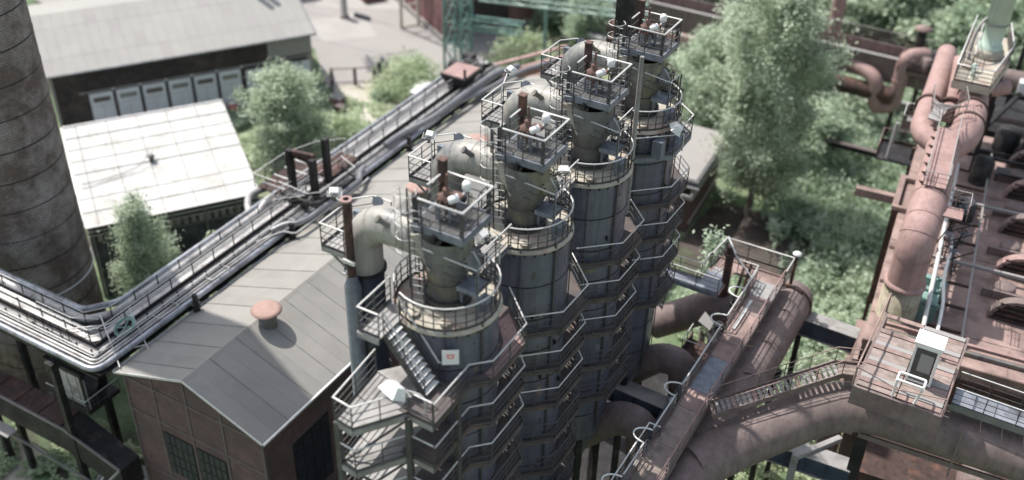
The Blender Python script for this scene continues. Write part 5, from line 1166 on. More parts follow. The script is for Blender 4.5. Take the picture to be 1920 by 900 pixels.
t = R('green_machine', 'faded green chute machine standing under the slim pipes on the works floor', 'machine')
b = MB(); b.box(2.5, 3.5, 2.6, 5.6, 15.95, 17.0); b.box(2.2, 3.2, 4.8, 5.0, 17.0, 17.5)
b.build('casing', 'tealp', t)
for y in (2.8, 4.2, 5.6): piece('rib', 'grib', lambda q: q.tube(bend([(-.7, 0, -.5), (-.7, 0, .5), (.7, 0, .5), (.7, 0, -.5)], .4), .12, 8), 'tealp', t, (3.0, y, 16.6))
t = R('valve_cluster', 'tangle of dark valves and handwheels beside the red pipe on the works floor', 'valves')
rs = random.Random(3)
for k in range(16):
    x, y = 2.9 + rs.random() * 1.4, 8 + rs.random() * 7; z = 16.2 + rs.random() * 1.6
    piece('handwheel', 'hw', lambda q: (q.tube([(.3 * math.cos(a), .3 * math.sin(a), 0) for a in [2 * PI * j / 12 for j in range(12)]], .035, 5, closed=True), q.bar((-.3, 0, 0), (.3, 0, 0), .04), q.bar((0, -.3, 0), (0, .3, 0), .04), q.tube([(0, 0, -.8), (0, 0, 0)], .05, 6)), 'skirt' if k % 3 else 'black', t, (x, y, z), rs.random() * 3)
for k in range(9):
    y = 7 + k * 1.0; x = 2.8 + rs.random() * 1.2
    b = MB(); b.bar((x, y, 15.95), (x + rs.random() * .8 - .4, y + rs.random(), 17.8), .07); b.bar((x - .5, y, 17), (x + .9, y + .6, 17.6), .06); b.build('strut', 'black', t)
b = MB(); b.lathe([(.8, 15.95), (.8, 16.9), (.3, 17.2)], (3.9, 15.2), 18); b.build('vessel', 'black', t)
t = R('dark_vessels', 'row of dark drums and boxes at the far right of the works floor', 'machinery')
for (x, y, r, h) in ((6.0, 26.5, .9, 1.6), (8.0, 25.6, 1.0, 2.0), (4.6, 20.6, .7, 1.8)):
    b = MB(); b.lathe([(r, 15.93), (r, 15.9 + h), (r * .7, 16.1 + h), (0, 16.15 + h)], (x, y), 20); b.build('drum', 'black', t)
b = MB(); b.box(5.6, 8.2, 21.3, 22.5, 15.93, 16.5); b.build('trough_box', 'post', t)

# red Y pipe
t = R('red_y_pipe', 'big pale red pipe forked in a Y with railed walkway on top', 'pipe')
ax = 1.5
b = MB(); P = bend([(ax - .1, 2.5, 18.3), (ax - .1, 2.5, 21.3), (ax, 5.0, 22.3), (ax + .05, 12.5, 22.4)], [1.0, 1.6], 6); b.tube(P, 1.02, 32); mp_ = b.build('main_pipe', 'rustp', t)
for j in (1, 5, 8, 12):
    q0 = Vv(P[j]); d = (Vv(P[j + 1]) - Vv(P[j - 1])).normalized() if j + 1 < len(P) else Vector((0, 1, 0)); b = MB(); b.tube([q0 - d * .05, q0 + d * .05], 1.05, 32, caps=False); b.build('weld_band', 'rustp', mp_)
b = MB(); b.lathe([(1.12, 18.2), (1.2, 18.25), (1.2, 18.4), (1.05, 18.5)], (ax - .1, 2.5), 32); b.build('lower_collar', 'rustp', mp_)
b = MB(); P = bend([(ax + .05, 11.8, 22.4), (.0, 13.2, 22.5), (.05, 16.5, 22.5), (.2, 20, 22.3), (.3, 30, 21)], [1.2, 1.2, 1], 6); b.tube(P, .72, 28); lb = b.build('left_branch', 'rustp', t)
b = MB(); P2 = bend([(ax + .05, 11.8, 22.4), (2.6, 13.6, 22.5), (2.75, 16.0, 22.5), (2.6, 24, 22.2)], [1.3, 1.3], 6); b.tube(P2, .98, 28); rb = b.build('right_branch', 'rustp', t)
for y in (15.4, 17.6, 20.2):
    piece('clamp_ring', 'crg', lambda q: q.tube([(0, -.1, 0), (0, .1, 0)], 1.09, 28, smooth=False), 'rustd', rb, (2.7, y, 22.45))
b = MB(); b.tube(bend([(3.2, 16.3, 23.5), (3.1, 16.1, 23.8), (2.8, 16.2, 23.6)], .1), .04, 5); b.build('ring_bolt', 'rustd', rb)
b = MB(); P = bend([(1.1, 17.8, 22.0), (1.15, 28, 21)], 1); b.tube([(1.35, 17.6, 22.0), (1.35, 28, 21.3)], .62, 20); b.build('side_pipe', 'rustp', t)
wk = MB(); wk.hexa([(ax - .55, 5.2, 23.3), (ax + .65, 5.2, 23.3), (ax + .65, 12.6, 23.42), (ax - .55, 12.6, 23.42), (ax - .55, 5.2, 23.36), (ax + .65, 5.2, 23.36), (ax + .65, 12.6, 23.48), (ax - .55, 12.6, 23.48)]); wk = wk.build('top_walkway', 'rustp', t)
for s2 in (-.55, .65):
    b = MB(); b.tube([(ax + s2, 5.2, 23.95), (ax + s2, 13.8, 24.1)], .035, 6); b.tube([(ax + s2, 5.2, 23.65), (ax + s2, 12.8, 23.78)], .025, 6); b.build('hand_rail', 'conc', wk)
for k in range(7): piece('bracket', 'ybr', lambda q: q.add([(0, -.05, 0), (-.28, -.05, 0), (0, -.05, -.25), (0, .05, 0), (-.28, .05, 0), (0, .05, -.25)], [(0, 1, 2), (3, 5, 4), (0, 3, 4, 1), (1, 4, 5, 2)]), 'rustd', wk, (ax - .58, 5.6 + k * 1.15, 23.3))
b = MB(); b.box(ax + .65, ax + 1.9, 3.9, 5.1, 22.3, 22.4); sp = b.build('side_step', 'rustp', t)
rail(wk, [(ax - .6, 6.6, 23.35), (ax - .6, 5.2, 23.35), (ax + .7, 5.2, 23.35), (ax + .7, 6.6, 23.35)], .9, .7, m='conc', pm='rustb', toe=0)
rail(sp, [(ax + .7, 5.3, 22.4), (ax + 2.1, 5.3, 22.4), (ax + 2.1, 3.9, 22.4)], 1.0, .7, m='conc', pm='rustb', toe=0)
b = MB(); b.tube([(ax - .9, 2.5, 16), (ax + 1.6, 4.5, 22)], .04, 5); b.build('tie_rod', 'rustd', t)
b = MB(); b.hexa([(.2, 13.0, 23.6), (.9, 12.8, 23.6), (1.3, 15.2, 23.6), (.4, 15.6, 23.6), (.2, 13.0, 23.7), (.9, 12.8, 23.7), (1.3, 15.2, 23.7), (.4, 15.6, 23.7)]); cr_ = b.build('crossing_deck', 'conc', t)
rail(cr_, [(.1, 16.8, 23.4), (.3, 13.6, 23.6), (1.0, 12.6, 23.6), (2.3, 14.8, 23.6), (2.0, 16.9, 23.5)], 1.0, 1.0, m='conc', pm='rustb', toe=0)
for k in range(6): piece('loose_bar', 'lbar', lambda q: q.tube([(0, 0, 0), (1.3, -.5, .5)], .03, 5), 'conc', cr_, (.1 + .2 * k, 15.1 - .1 * k, 23.75), .15 * k - .3)
b = MB(); b.box(-1.3, .9, 17.6, 19.6, 20.2, 20.3); vp = b.build('valve_stage', 'conc', t)
rail(vp, [(-1.3, 17.6, 20.3), (-1.3, 19.6, 20.3), (.9, 19.6, 20.3)], 1.0, 1.0, m='rail', pm='rustb', toe=.4)
rail(vp, [(-1.3, 17.6, 20.3), (.9, 17.6, 20.3)], 1.0, 1.0, m='conc', pm='rustb', toe=.6)
b = MB(); b.tube([(.1, 17.2, 22.4), (.1, 17.5, 22.4)], .9, 20, smooth=False); b.tube([(1.35, 18.3, 22.0), (1.35, 18.6, 22.0)], .85, 20, smooth=False); b.build('flange_ring', 'rustd', t)
t = R('riser_cylinder', 'stained yellow grey cylinder standing under the red pipe bend', 'cylinder')
b = MB(); b.lathe([(1.15, 8), (1.12, 18.2), (0, 18.2)], (1.4, 2.5), 36); b.build('shell', 'stone', t)
b = MB(); b.box(-.6, .3, .3, 4.5, 12, 13.4); b.hexa([(-1.0, -2.5, 8), (.1, -2.5, 8), (.1, 1.5, 8), (-1.0, 1.5, 8), (-.2, -2.2, 15.6), (.05, -2.2, 15.6), (.05, 1.0, 15.6), (-.2, 1.0, 15.6)]); b.build('buttress', 'rustf', t)
t = R('pipe_trestle', 'rusty stub beams and posts on the overgrown side of the red pipe', 'steel frame')
b = MB(); b.box(-3.1, -.3, 15.4, 15.9, 15.6, 16.2); b.build('stub_beam', 'rustf', t)
b = MB(); b.box(-.5, -.1, 14.0, 18.6, 16.0, 16.3); b.box(-.1, 1.5, 18.2, 18.6, 16.0, 16.3); b.box(-.1, 1.2, 14.0, 14.3, 16.0, 16.3); b.build('frame_beam', 'rustf', t)
for (x, y) in ((-.3, 14.3), (-.3, 18.3), (.2, 9.5), (-.1, 23.5), (.2, 5.5)): piece('post', 'tpst', lambda q: q.box(-.14, .14, -.14, .14, 0, 16), 'rustd', t, (x, y, 0))
b = MB(); b.box(-2.6, .3, 22.5, 25.5, 14.9, 15.0); sg = b.build('stage', 'black', t)
rail(sg, [(-2.6, 22.5, 15), (-2.6, 25.5, 15), (0, 25.5, 15)], 1.1, 1.2, m='rustf', pm='rustd', toe=.2)
b = MB(); b.tube([(-1.8, 22.8, 15), (-1.7, 22.9, 18)], .14, 8); b.build('standing_pipe', 'conc', sg)

# pale green stack with its railed platform
t = R('pale_green_stack', 'tall pale green steel stack leaning out of the top right corner', 'stack')
sx_, sy_2 = 2.86, 23.3
b = MB(); b.lathe([(.8, 24.3), (.8, 25.0), (.66, 25.1), (.66, 26.6), (.74, 26.62), (.74, 44)], (sx_, sy_2), 28); b.build('shaft', 'paleg', t)
for z in (26.6, 29, 32): 
    b = MB(); b.lathe([(.76, z - .06), (.79, z), (.76, z + .06)], (sx_, sy_2), 28, caps=False); b.build('stack_band', 'white' if z > 27 else 'bare', t)
b = MB(); b.lathe([(1.0, 24.25), (1.0, 24.6), (.9, 24.75), (.7, 24.9)], (sx_, sy_2), 24); b.build('foot_ring', 'deck', t)
t = R('stack_platform', 'grey green railed platform round the foot of the pale green stack', 'platform')
b = MB(); b.prism([(1.1, 18.2), (3.4, 18.1), (4.3, 23), (3.9, 27), (1.6, 27.4)], 24.1, 24.2)
b.bar((1.1, 18.2, 23.9), (3.4, 18.1, 23.9), .12, .5); b.bar((3.4, 18.1, 23.9), (4.3, 23, 23.9), .12, .5); b.bar((1.1, 18.2, 23.9), (1.6, 27.4, 23.9), .12, .5); pf = b.build('deck', 'deck', t)
rail(pf, [(3.9, 27, 24.2), (4.3, 23, 24.2), (3.4, 18.1, 24.2), (1.1, 18.2, 24.2), (1.6, 27.4, 24.2)], 1.15, 1.1, m='rail', pm='band', r=.045, mids=3)
rail(pf, [(1.4, 20.5, 24.2), (2.0, 20.3, 24.2), (2.1, 26, 24.2)], 1.15, 1.1, m='rail', pm='band', r=.04)
b = MB(); b.tube(bend([(1.7, 22.0, 24.2), (1.7, 22.0, 26.6), (2.6, 24.6, 27.0)], .8), .1, 8); b.build('bent_pipe', 'conc', pf)
b = MB(); b.lathe([(.15, 24.2), (.15, 24.6), (.22, 24.7), (0, 24.85)], (2.2, 20.1), 12); b.lathe([(.15, 24.2), (.15, 24.5), (.2, 24.6), (0, 24.7)], (2.2, 19.2), 12); b.build('valve_pot', 'paleg', pf)
for (x, y) in ((4.0, 22), (1.7, 26), (3.8, 26)): piece('leg', 'plg', lambda q: q.box(-.15, .15, -.15, .15, 0, 24), 'black', t, (x, y, 0))
b = MB(); b.tube([(3.0, 21.0, 22.6), (4.6, 22.4, 22.6)], .55, 16); b.build('side_pipe', 'rustp', t)
b = MB(); b.tube([(3.4, 38, 16.5), (12, 38, 16.5)], .8, 16); b.build('back_pipe', 'rustb', t)
t = R('open_steel_bay', 'open dark steel bay with pipes and rails beyond the bunker works at the right edge', 'steel frame')
for (x, y) in ((4.5, 29.5), (8, 29.5), (4.5, 36), (8.4, 36), (6.2, 42)): piece('column', 'obc', lambda q: q.box(-.18, .18, -.18, .18, 0, 18), 'black', t, (x, y, 0))
for k, (p, q_) in enumerate((((3.4, 27.5, 15), (12, 27.5, 15)), ((4.5, 29.5, 16), (8.2, 42, 16)), ((3.5, 33, 14), (12, 32, 14)), ((4, 24.8, 16.2), (12, 25.0, 16.2)), ((8, 29.5, 17), (12, 41, 17)), ((4.6, 36, 16), (12, 36, 16)))):
    b = MB(); b.bar(p, q_, .3, .35); b.build('beam', 'black', t)
for k in range(5):
    b = MB(); b.tube([(3.6, 28 + k * 2.4, 13), (12, 28.2 + k * 2.4, 13)], .3, 10); b.build('pipe', 'black' if k % 2 else 'rustb', t)
b = MB(); b.box(4, 12, 37, 44, 11.5, 12.2); b.build('deck', 'black', t)
b = MB(); b.box(6.3, 8.2, 36.5, 37.5, 16, 17); b.build('white_box', 'white', t)

# brown conveyor bridge at the top right, U pipe
t = thing('conveyor_bridge', 'brown steel conveyor bridge with railed deck crossing at the top right', 'bridge', (-20, 104.5, 8))
b = MB(); b.box(-45, -10.5, 103.2, 106.2, 8.6, 9.0); b.box(-45, -10.5, 103.0, 103.2, 7.6, 10.2); b.box(-45, -10.5, 106.2, 106.4, 7.6, 10.2); b.build('girder', 'rustb', t)
fr = [o for o in t.children][0]
for k in range(17): piece('deck_plate', 'cbp', lambda q: q.box(-.98, .98, -1.4, 1.4, 0, .06), 'rustf', fr, (-44 + 2.0 * k, 104.7, 9.02 + .01 * (k % 2)))
for k in range(18): piece('web_stiffener', 'cst', lambda q: q.box(-.05, .05, -.06, .06, 0, 2.4), 'rustf', fr, (-44 + 1.9 * k, 102.97, 7.7))
b = MB(); b.box(-45, -10.5, 102.85, 103.25, 10.2, 10.3); b.build('flange', 'conc', t)
rail(fr, [(-45, 106.3, 10.2), (-10.6, 106.3, 10.2)], 1.3, 2.2, m='conc', pm='rustb', r=.05, toe=0)
b = MB(); b.tube([(-45, 102.4, 6.6), (-13.5, 102.4, 6.6)], .85, 16); b.build('under_pipe', 'rustd', t)
for x in (-30, -22): piece('trestle', 'ctr', lambda q: (q.bar((-1.2, 0, 0), (-.3, 0, 7.6), .35), q.bar((1.2, 0, 0), (.3, 0, 7.6), .35), q.bar((-1, 0, 2.5), (.7, 0, 5), .2)), 'rustb', t, (x, 104.7, 0))
b = MB(); b.lathe([(.7, 9), (.7, 16), (.75, 16.1)], (-21.8, 108.5), 18); b.build('standing_pipe', 'rustp', t)
t = thing('valve_tower', 'rusty valve gear with dark mast where conveyor bridge and pipes meet', 'machine', (-12, 104.5, 8))
b = MB(); b.box(-13.8, -9.5, 102.2, 106, 9.3, 9.6); st_ = b.build('stage', 'rustb', t)
rail(st_, [(-13.8, 106, 9.6), (-13.8, 102.2, 9.6), (-9.5, 102.2, 9.6)], 1.2, 1.2, m='rustf', pm='rustd', toe=.3)
b = MB(); b.lathe([(.45, 9.6), (.45, 12.9)], (-12.6, 105.2), 14); b.build('mast', 'black', t)
b = MB(); b.lathe([(.8, 12.9), (.85, 13.1), (0, 13.3)], (-12.6, 105.2), 16); b.build('mast_cap', 'rustf', t)
rs = random.Random(5)
for k in range(7):
    x, y = -13.2 + rs.random() * 3.2, 102.7 + rs.random() * 2.6; b = MB(); b.lathe([(.3 + .25 * rs.random(), 9.6), (.45, 10.3 + rs.random() * .8), (.2, 11.0)], (x, y), 12); b.build('valve_body', ('rustb', 'rustp', 'black')[k % 3], t)
for k in range(3): piece('leg', 'vtl', lambda q: q.box(-.2, .2, -.2, .2, 0, 9.3), 'rustd', t, (-13.4 + 1.8 * k, 103.5, 0))
t = thing('u_bend_pipe', 'pinkish rusty pipe dropping in a U bend below the conveyor bridge', 'pipe', (-13, 102, 5))
b = MB(); b.tube(bend([(-11.6, 104.4, 10.8), (-13.3, 102.8, 10.9), (-13.3, 102.8, 5.4), (-15.0, 102.3, 4.9), (-15.4, 102.2, 8.2), (-18.4, 103.6, 8.6), (-24, 104.8, 8.6)], [1.2, 1.2, .8, 1.2, 1.5], 6), .72, 22); up = b.build('pipe', 'rustp', t)
b = MB(); b.tube([(-13.3, 102.8, 8.2), (-13.3, 102.8, 8.35)], .78, 22, smooth=False); b.build('weld_band', 'rustp', up)
t = thing('cross_beam', 'long thin dark beam lying over the shrubs under the pink U bend pipe', 'beam', (-15, 93, 5))
b = MB(); b.bar((-21, 92.5, 5), (-8, 92.8, 5), .4, .5); b.build('web', 'black', t)
b = MB(); b.bar((-21, 92.5, 5.3), (-8, 92.8, 5.3), .6, .06); b.build('flange', 'band', t)
for x in (-20, -9): piece('leg', 'cbl', lambda q: q.box(-.2, .2, -.2, .2, 0, 4.8), 'black', t, (x, 92.6, 0))
t = thing('gravel_patch_wall', 'pale concrete yard wall glimpsed behind the U bend pipe', 'wall', (-14, 108, 0))
b = MB(); b.box(-26, 0, 110, 110.4, 0, 2.4); b.box(-26, 0, 103, 110, .0, .05); b.build('slab', 'conc', t)
b = MB(); b.box(-26.1, .1, 109.9, 110.5, 2.4, 2.55); b.build('coping', 'walk', t)
t = thing('white_shed', 'small white shed seen through the steel bay at the right edge', 'hut', (-3.5, 115, 0))
b = MB(); b.box(-6.6, -2.5, 114, 117, 0, 2.6); b.build('wall', 'white', t)
b = MB(); b.box(-6.8, -2.3, 113.8, 117.2, 2.6, 2.8); b.build('roof', 'conc', t)

# brick annex with flat roof right of the towers
t = thing('flat_roofed_annex', 'dark red brick annex with flat gravel roof and glazed strip behind the towers', 'building', (-27, 78, 0), local=True, rz=rad(4))
b = MB(); b.box(-8, 2.0, 0, 9.2, 0, 3.6); wl = b.build('brick_wall', 'redb', t)
b = MB(); b.box(-8, 2.15, -.1, 9.3, 3.6, 3.75); b.box(2.0, 2.1, 0, 9.2, 1.0, 1.1); b.build('stone_band', 'rail', t)
b = MB(); b.box(-8, 1.85, .15, 9.0, 3.75, 5.4); b.build('upper_wall', 'darkw', t)
for k in range(7): piece('window_pane', 'awp', lambda q: (q.box(-.02, .02, -.52, .52, -.62, .62)), 'silver' if k == 2 else 'glass', t, (1.88, .95 + k * 1.22, 4.5))
for k in range(8): piece('window_post', 'awq', lambda q: (q.box(-.05, .06, -.05, .05, -.8, .8)), 'rail', t, (1.88, .34 + k * 1.22, 4.55))
b = MB(); b.box(-8, 2.5, -.4, 9.6, 5.4, 5.75); b.box(-8, 2.6, -.5, -.4, 5.3, 5.8); b.build('cornice', 'bare', t)
b = MB(); b.box(-8, 2.3, -.2, 9.4, 5.75, 5.85); b.build('roof_gravel', 'conc', t)
b = MB(); b.tube([(-6, -.55, 5.2), (2.7, -.55, 5.2)], .09, 8); b.tube([(-3, -.8, 4.4), (2.2, -.8, 4.4), (2.2, -.8, 4.7)], .07, 8); b.build('drain_pipe', 'rail', t)
b = MB(); b.box(1.95, 2.05, .0, 9.2, .0, .25); b.build('wall_foot', 'bare', t)

t = thing('dark_column', 'dark square headed steel column rising out of the top behind the farthest tower', 'column', (-21.5, 51.5, 0))
b = MB(); b.box(-22.1, -21.0, 51.0, 52.0, 0, 42); b.build('shaft', 'black', t)
b = MB(); b.box(-22.4, -20.7, 50.7, 52.3, 30, 30.3); b.box(-22.3, -20.8, 50.8, 52.2, 34, 34.2); b.build('collar', 'rustd', t)
# ---------------------------------------------------------------- vegetation
def leafmesh(name, cen, size, m, sway=.55, rng=RNG):
    """many small leaf clumps: each point of `cen` becomes a bent quad"""
    n = len(cen); s = size * rng.uniform(.6, 1.35, n)[:, None]
    a = rng.normal(size=(n, 3)); a[:, 2] *= sway; a /= np.linalg.norm(a, axis=1)[:, None]
    b_ = rng.normal(size=(n, 3)); b_[:, 2] *= sway; b_ -= (b_ * a).sum(1)[:, None] * a; b_ /= np.linalg.norm(b_, axis=1)[:, None]
    v = np.empty((n, 4, 3)); v[:, 0] = cen - a * s * .5; v[:, 1] = cen + b_ * s * .28; v[:, 2] = cen + a * s * .5; v[:, 3] = cen - b_ * s * .28
    me = bpy.data.meshes.new(name); me.vertices.add(n * 4); me.vertices.foreach_set('co', v.reshape(-1).astype(np.float32))
    me.loops.add(n * 4); me.loops.foreach_set('vertex_index', np.arange(n * 4, dtype=np.int32))
    me.polygons.add(n); me.polygons.foreach_set('loop_start', np.arange(n, dtype=np.int32) * 4)
    me.polygons.foreach_set('loop_total', np.full(n, 4, dtype=np.int32)); me.update(calc_edges=True); me.materials.append(M[m]); return me
def crown_points(h0, h1, r, nl, per, droop, rng, shape=1.0, cl=.16):
    """limbs leaving the trunk, leaf sprays strung along each: an uneven outline with gaps between the limbs"""
    out = []; limbs = []
    for k in range(nl):
        f = (k + rng.uniform(0, 1)) / nl; z = h0 + (h1 - h0) * f
        prof = max(.12, math.sin(PI * (.12 + .84 * f ** shape)) ** .8)
        L = r * prof * rng.uniform(.55, 1.2); a = k * 2.4 + rng.uniform(-.5, .5); up = rng.uniform(.05, .55) * L * (1.2 - .6 * f) - droop * .3
        tip = np.array([L * math.cos(a), L * math.sin(a), z + up]); limbs.append((np.array([0, 0, z - L * .35]), tip))
        nc = max(2, int(3 + 4 * prof * rng.uniform(.6, 1.2)))
        for j in range(nc):
            t = .42 + .65 * (j + rng.uniform(0, 1)) / nc; c = limbs[-1][0] * (1 - t) + tip * t + rng.normal(size=3) * r * .09
            s = r * cl * rng.uniform(.5, 1.3); n = int(per * rng.uniform(.4, 1.5)); p = rng.normal(size=(n, 3)) * np.array([s, s, s * .55])
            if droop: p[:, 2] -= np.abs(rng.normal(size=n)) * droop * rng.uniform(.5, 1.5)
            out.append(c + p)
    o = np.concatenate(out); o[:, 2] = np.maximum(o[:, 2], .15); return o, limbs
def tree(label, x, y, h0, h1, r, ncl, per, leaf, m, droop=0, seed=1, kind='broadleaf_tree', shape=1.0, group=None, lean=(0, 0), trunk=.22, cl=.16, cat='tree', limbs=14):
    rng = np.random.default_rng(seed); t = thing(kind, label, cat, (x, y, 0), group)
    pts, lm = crown_points(h0, h1, r, ncl, per, droop, rng, shape, cl)
    c = bpy.data.objects.new('crown', leafmesh('crown', pts, leaf, m, rng=rng)); COL.objects.link(c); c.parent = t; ORG[c] = ORG[t]
    b = MB(); n = 7; P = [Vector((x + .12 * math.sin(k * 1.7 + seed) * (k > 0), y + .12 * math.cos(k * 2.1 + seed) * (k > 0), -.1 + h1 * .95 * k / n)) for k in range(n + 1)]
    b.tube(P, [trunk * (1 - .85 * k / n) * (1.25 if k == 0 else 1) for k in range(n + 1)], 9)
    tr = b.build('trunk', 'bark', t)
    for k in range(0, len(lm), max(1, len(lm) // limbs)):
        A = Vector(lm[k][0]) + Vector((x, y, 0)); B_ = Vector(lm[k][1]) + Vector((x, y, 0)); A.z = max(A.z, .5); mid = A.lerp(B_, .5) + Vector((0, 0, .15))
        b = MB(); b.tube([A, mid, B_], [trunk * .34, trunk * .2, trunk * .05], 6); b.build('limb', 'bark', tr)
    return t
def bush(label, x, y, r, h, n, leaf, m, seed, group=None, kind='shrub', cat='shrub'):
    rng = np.random.default_rng(seed); t = thing(kind, label, cat, (x, y, 0), group)
    out = []
    for k in range(n):
        a = rng.uniform(0, 2 * PI); q = r * math.sqrt(rng.uniform(0, 1)); z = h * rng.uniform(.15, 1) * (1 - .6 * (q / r) ** 2)
        out.append(np.array([q * math.cos(a), q * math.sin(a), z]) + rng.normal(size=(60, 3)) * r * .13)
    p = np.concatenate(out); p[:, 2] = np.maximum(p[:, 2], .1)
    c = bpy.data.objects.new('foliage', leafmesh('foliage', p, leaf, m, rng=rng)); COL.objects.link(c); c.parent = t; ORG[c] = ORG[t]
    b = MB()
    for k in range(4): b.tube([(x, y, 0), (x + r * .5 * math.cos(k * 1.6), y + r * .5 * math.sin(k * 1.6), h * .7)], [.06, .02], 5)
    b.build('stem', 'bark', t); return t
tree('tall feathery birch towering over the flat roofed annex, the largest tree', -21.2, 84.0, 4.0, 23.5, 5.4, 54, 180, .33, 'leaf', 1.0, 11, 'birch_tree', 1.5, cl=.12, trunk=.3, limbs=24)
tree('low broad pale leaved tree just right of the largest birch', -18.2, 94.5, 1.0, 7.6, 3.3, 26, 150, .36, 'leaft', .25, 12, 'broadleaf_tree', 1.1, trunk=.26)
tree('loose tree behind the farthest tower, left of the largest birch', -28.0, 96.5, 2.0, 14, 4.8, 32, 170, .4, 'leaf', .35, 13, trunk=.28, cl=.14)
tree('lower leafy tree with pale tips between the annex roof and the yard', -31.5, 101, 1.5, 9, 5.0, 30, 170, .45, 'leaft', .1, 19, trunk=.22)
tree('grey green tree covering the corner of the white roof beside the pipe bridge', -59.8, 64.6, 1.2, 13.0, 4.1, 36, 140, .30, 'leaf', .3, 14, trunk=.24, cl=.14)
tree('bushy tree beyond the portal frame, right of the grey green tree', -57.2, 70.2, .8, 5.6, 3.4, 20, 140, .32, 'leafp', .1, 15, trunk=.18)
tree('slender drooping birch at the right side of the brick chimney', -54.9, 42.6, 1.6, 13.6, 2.15, 44, 130, .19, 'leaf', 1.1, 16, 'birch_tree', .75, cl=.17, trunk=.15, limbs=26)
bush('pale flowering elder bush between the birch and the pipe bridge', -51.6, 47.6, 1.9, 9.2, 46, .32, 'leafp', 21)
bush('light green shrub at the white roof corner next to the bridge', -50.5, 53.2, 1.6, 8.2, 34, .3, 'leaf', 25)
bush('wide grey green bush on the yard edge behind the brown gate', -62.6, 88.9, 4.2, 3.4, 80, .36, 'leafp', 22)
bush('round bright green bush beyond the crane foot', -53.5, 98.5, 4.6, 5.0, 90, .42, 'leafp', 23)
bush('dark low bush beside the storage container', -63.8, 85.2, 1.6, 1.2, 20, .3, 'leafd', 24)
kinds = [('leafd', 'dark'), ('leaf', 'grey green'), ('leaft', 'pale')]
rs = random.Random(9); k = 0
protos = {}
spots = [(-38, 124, 9), (-31, 128, 12), (-24, 123, 8), (-17, 126, 10), (-10, 123, 9), (-3, 124, 12), (4, 119, 11), (11, 123, 12), (-45, 129, 11), (-53, 124, 10), (-60, 131, 12), (-28, 136, 14), (-19, 138, 15), (-8, 135, 14), (2, 136, 14), (14, 137, 13), (-50, 139, 13), (-40, 139, 13), (-57, 113, 7), (-50, 108, 7), (-4, 130, 13), (-13, 145, 14), (-68, 142, 13), (-45, 119, 9), (-37, 148, 15)]
for (x, y, h) in spots:
    mk, word = kinds[(k * 5 + k // 3) % 3]
    if mk not in protos:
        protos[mk] = tree('x', x, y, h * .12, h, h * .42, 30, 170, .6, mk, .1, 30 + k, group='x', limbs=5, cl=.17); o = protos[mk]; ob = h; o['ph'] = h
    else:
        p0 = protos[mk]; o = p0.copy(); COL.objects.link(o)
        for c in p0.children:
            d = c.copy(); COL.objects.link(d); d.parent = o
            for g in c.children: e_ = g.copy(); COL.objects.link(e_); e_.parent = d
        s = h / p0['ph']; o.scale = (s * rs.uniform(.9, 1.15), s * rs.uniform(.9, 1.15), s); o.rotation_euler = (0, 0, rs.random() * 6); o.location = (x, y, 0)
    o['label'] = word + ' leafed tree in the wood along the top edge of the scene'; o['group'] = word + ' trees of the wood along the top edge'
    k += 1
for o in protos.values(): del o['ph']
ordn = ['first', 'second', 'third', 'fourth', 'fifth', 'sixth', 'seventh', 'eighth', 'ninth', 'tenth', 'eleventh', 'twelfth', 'thirteenth']
wood = [o for o in COL.objects if o.type == 'EMPTY' and 'in the wood along' in o.get('label', '')]
for mk, word in kinds:
    ws = sorted([o for o in wood if o['label'].startswith(word + ' leafed')], key=lambda o: o.location.x / o.location.y)
    for i, o in enumerate(ws): o['label'] = word + ' leafed tree of the top edge wood, ' + ordn[i] + ' of its colour from the left'; o['group'] = 'trees of the wood along the top edge'

# ground cover: a continuous thicket of leaves with hollows
def thicket(name, poly, n, leaf, m, hmax, seed, fz=.16, dens=.42):
    rng = np.random.default_rng(seed); P = np.array(poly); lo = P.min(0); hi = P.max(0)
    pts = rng.uniform(lo, hi, (int(n * 2.2), 2)); ins = np.zeros(len(pts), bool); j = len(P) - 1
    for i in range(len(P)):
        c = ((P[i, 1] > pts[:, 1]) != (P[j, 1] > pts[:, 1])) & (pts[:, 0] < (P[j, 0] - P[i, 0]) * (pts[:, 1] - P[i, 1]) / (P[j, 1] - P[i, 1] + 1e-9) + P[i, 0]); ins ^= c; j = i
    pts = pts[ins]
    def hsh(px, py, s):
        v = 0; a = 1.0
        for o in range(4):
            k_ = 2.0 ** o * s; ph = seed * 1.3 + o * 2.1
            v = v + a * (np.sin(px * k_ + 1.3 * np.sin(py * k_ * .9 + ph)) * np.cos(py * k_ * 1.1 + 1.1 * np.sin(px * k_ * .8 + ph * 1.7))); a *= .6
        return v
    h = hsh(pts[:, 0], pts[:, 1], fz * 2.2); keep = h > -dens * 2; pts = pts[keep]; h = h[keep]
    hh = np.clip(.35 + .45 * h, .06, 1.3) * hmax; z = hh * rng.uniform(.5, 1.0, len(pts)) + np.where(rng.uniform(0, 1, len(pts)) < .1, rng.uniform(0, .5, len(pts)), 0) * hmax * .6 + .05
    c = np.column_stack([pts, z])
    o = bpy.data.objects.new(name, leafmesh(name, c[:n], leaf, m, sway=.3, rng=rng)); COL.objects.link(o); tag(o, kind='stuff'); return o
G = [(-17, 70), (-15.5, 62), (-12, 56), (-4.5, 56), (-4.5, 118), (-22, 118), (-34, 108), (-34, 90), (-21, 88), (-13.5, 80), (-12, 76), (-14, 72)]
tag(thicket('undergrowth', G, 90000, .33, 'leafd', 2.4, 3, dens=.3, fz=.42), 'dense dark green undergrowth covering the ground between towers and works', 'undergrowth')
tag(thicket('bright_undergrowth', [(-20, 84), (-12, 70), (-5, 72), (-5, 104), (-16, 104), (-22, 92)], 46000, .30, 'leaft', 2.5, 8, dens=.05, fz=.45), 'bright sunlit weeds in the middle of the overgrown area', 'weeds')
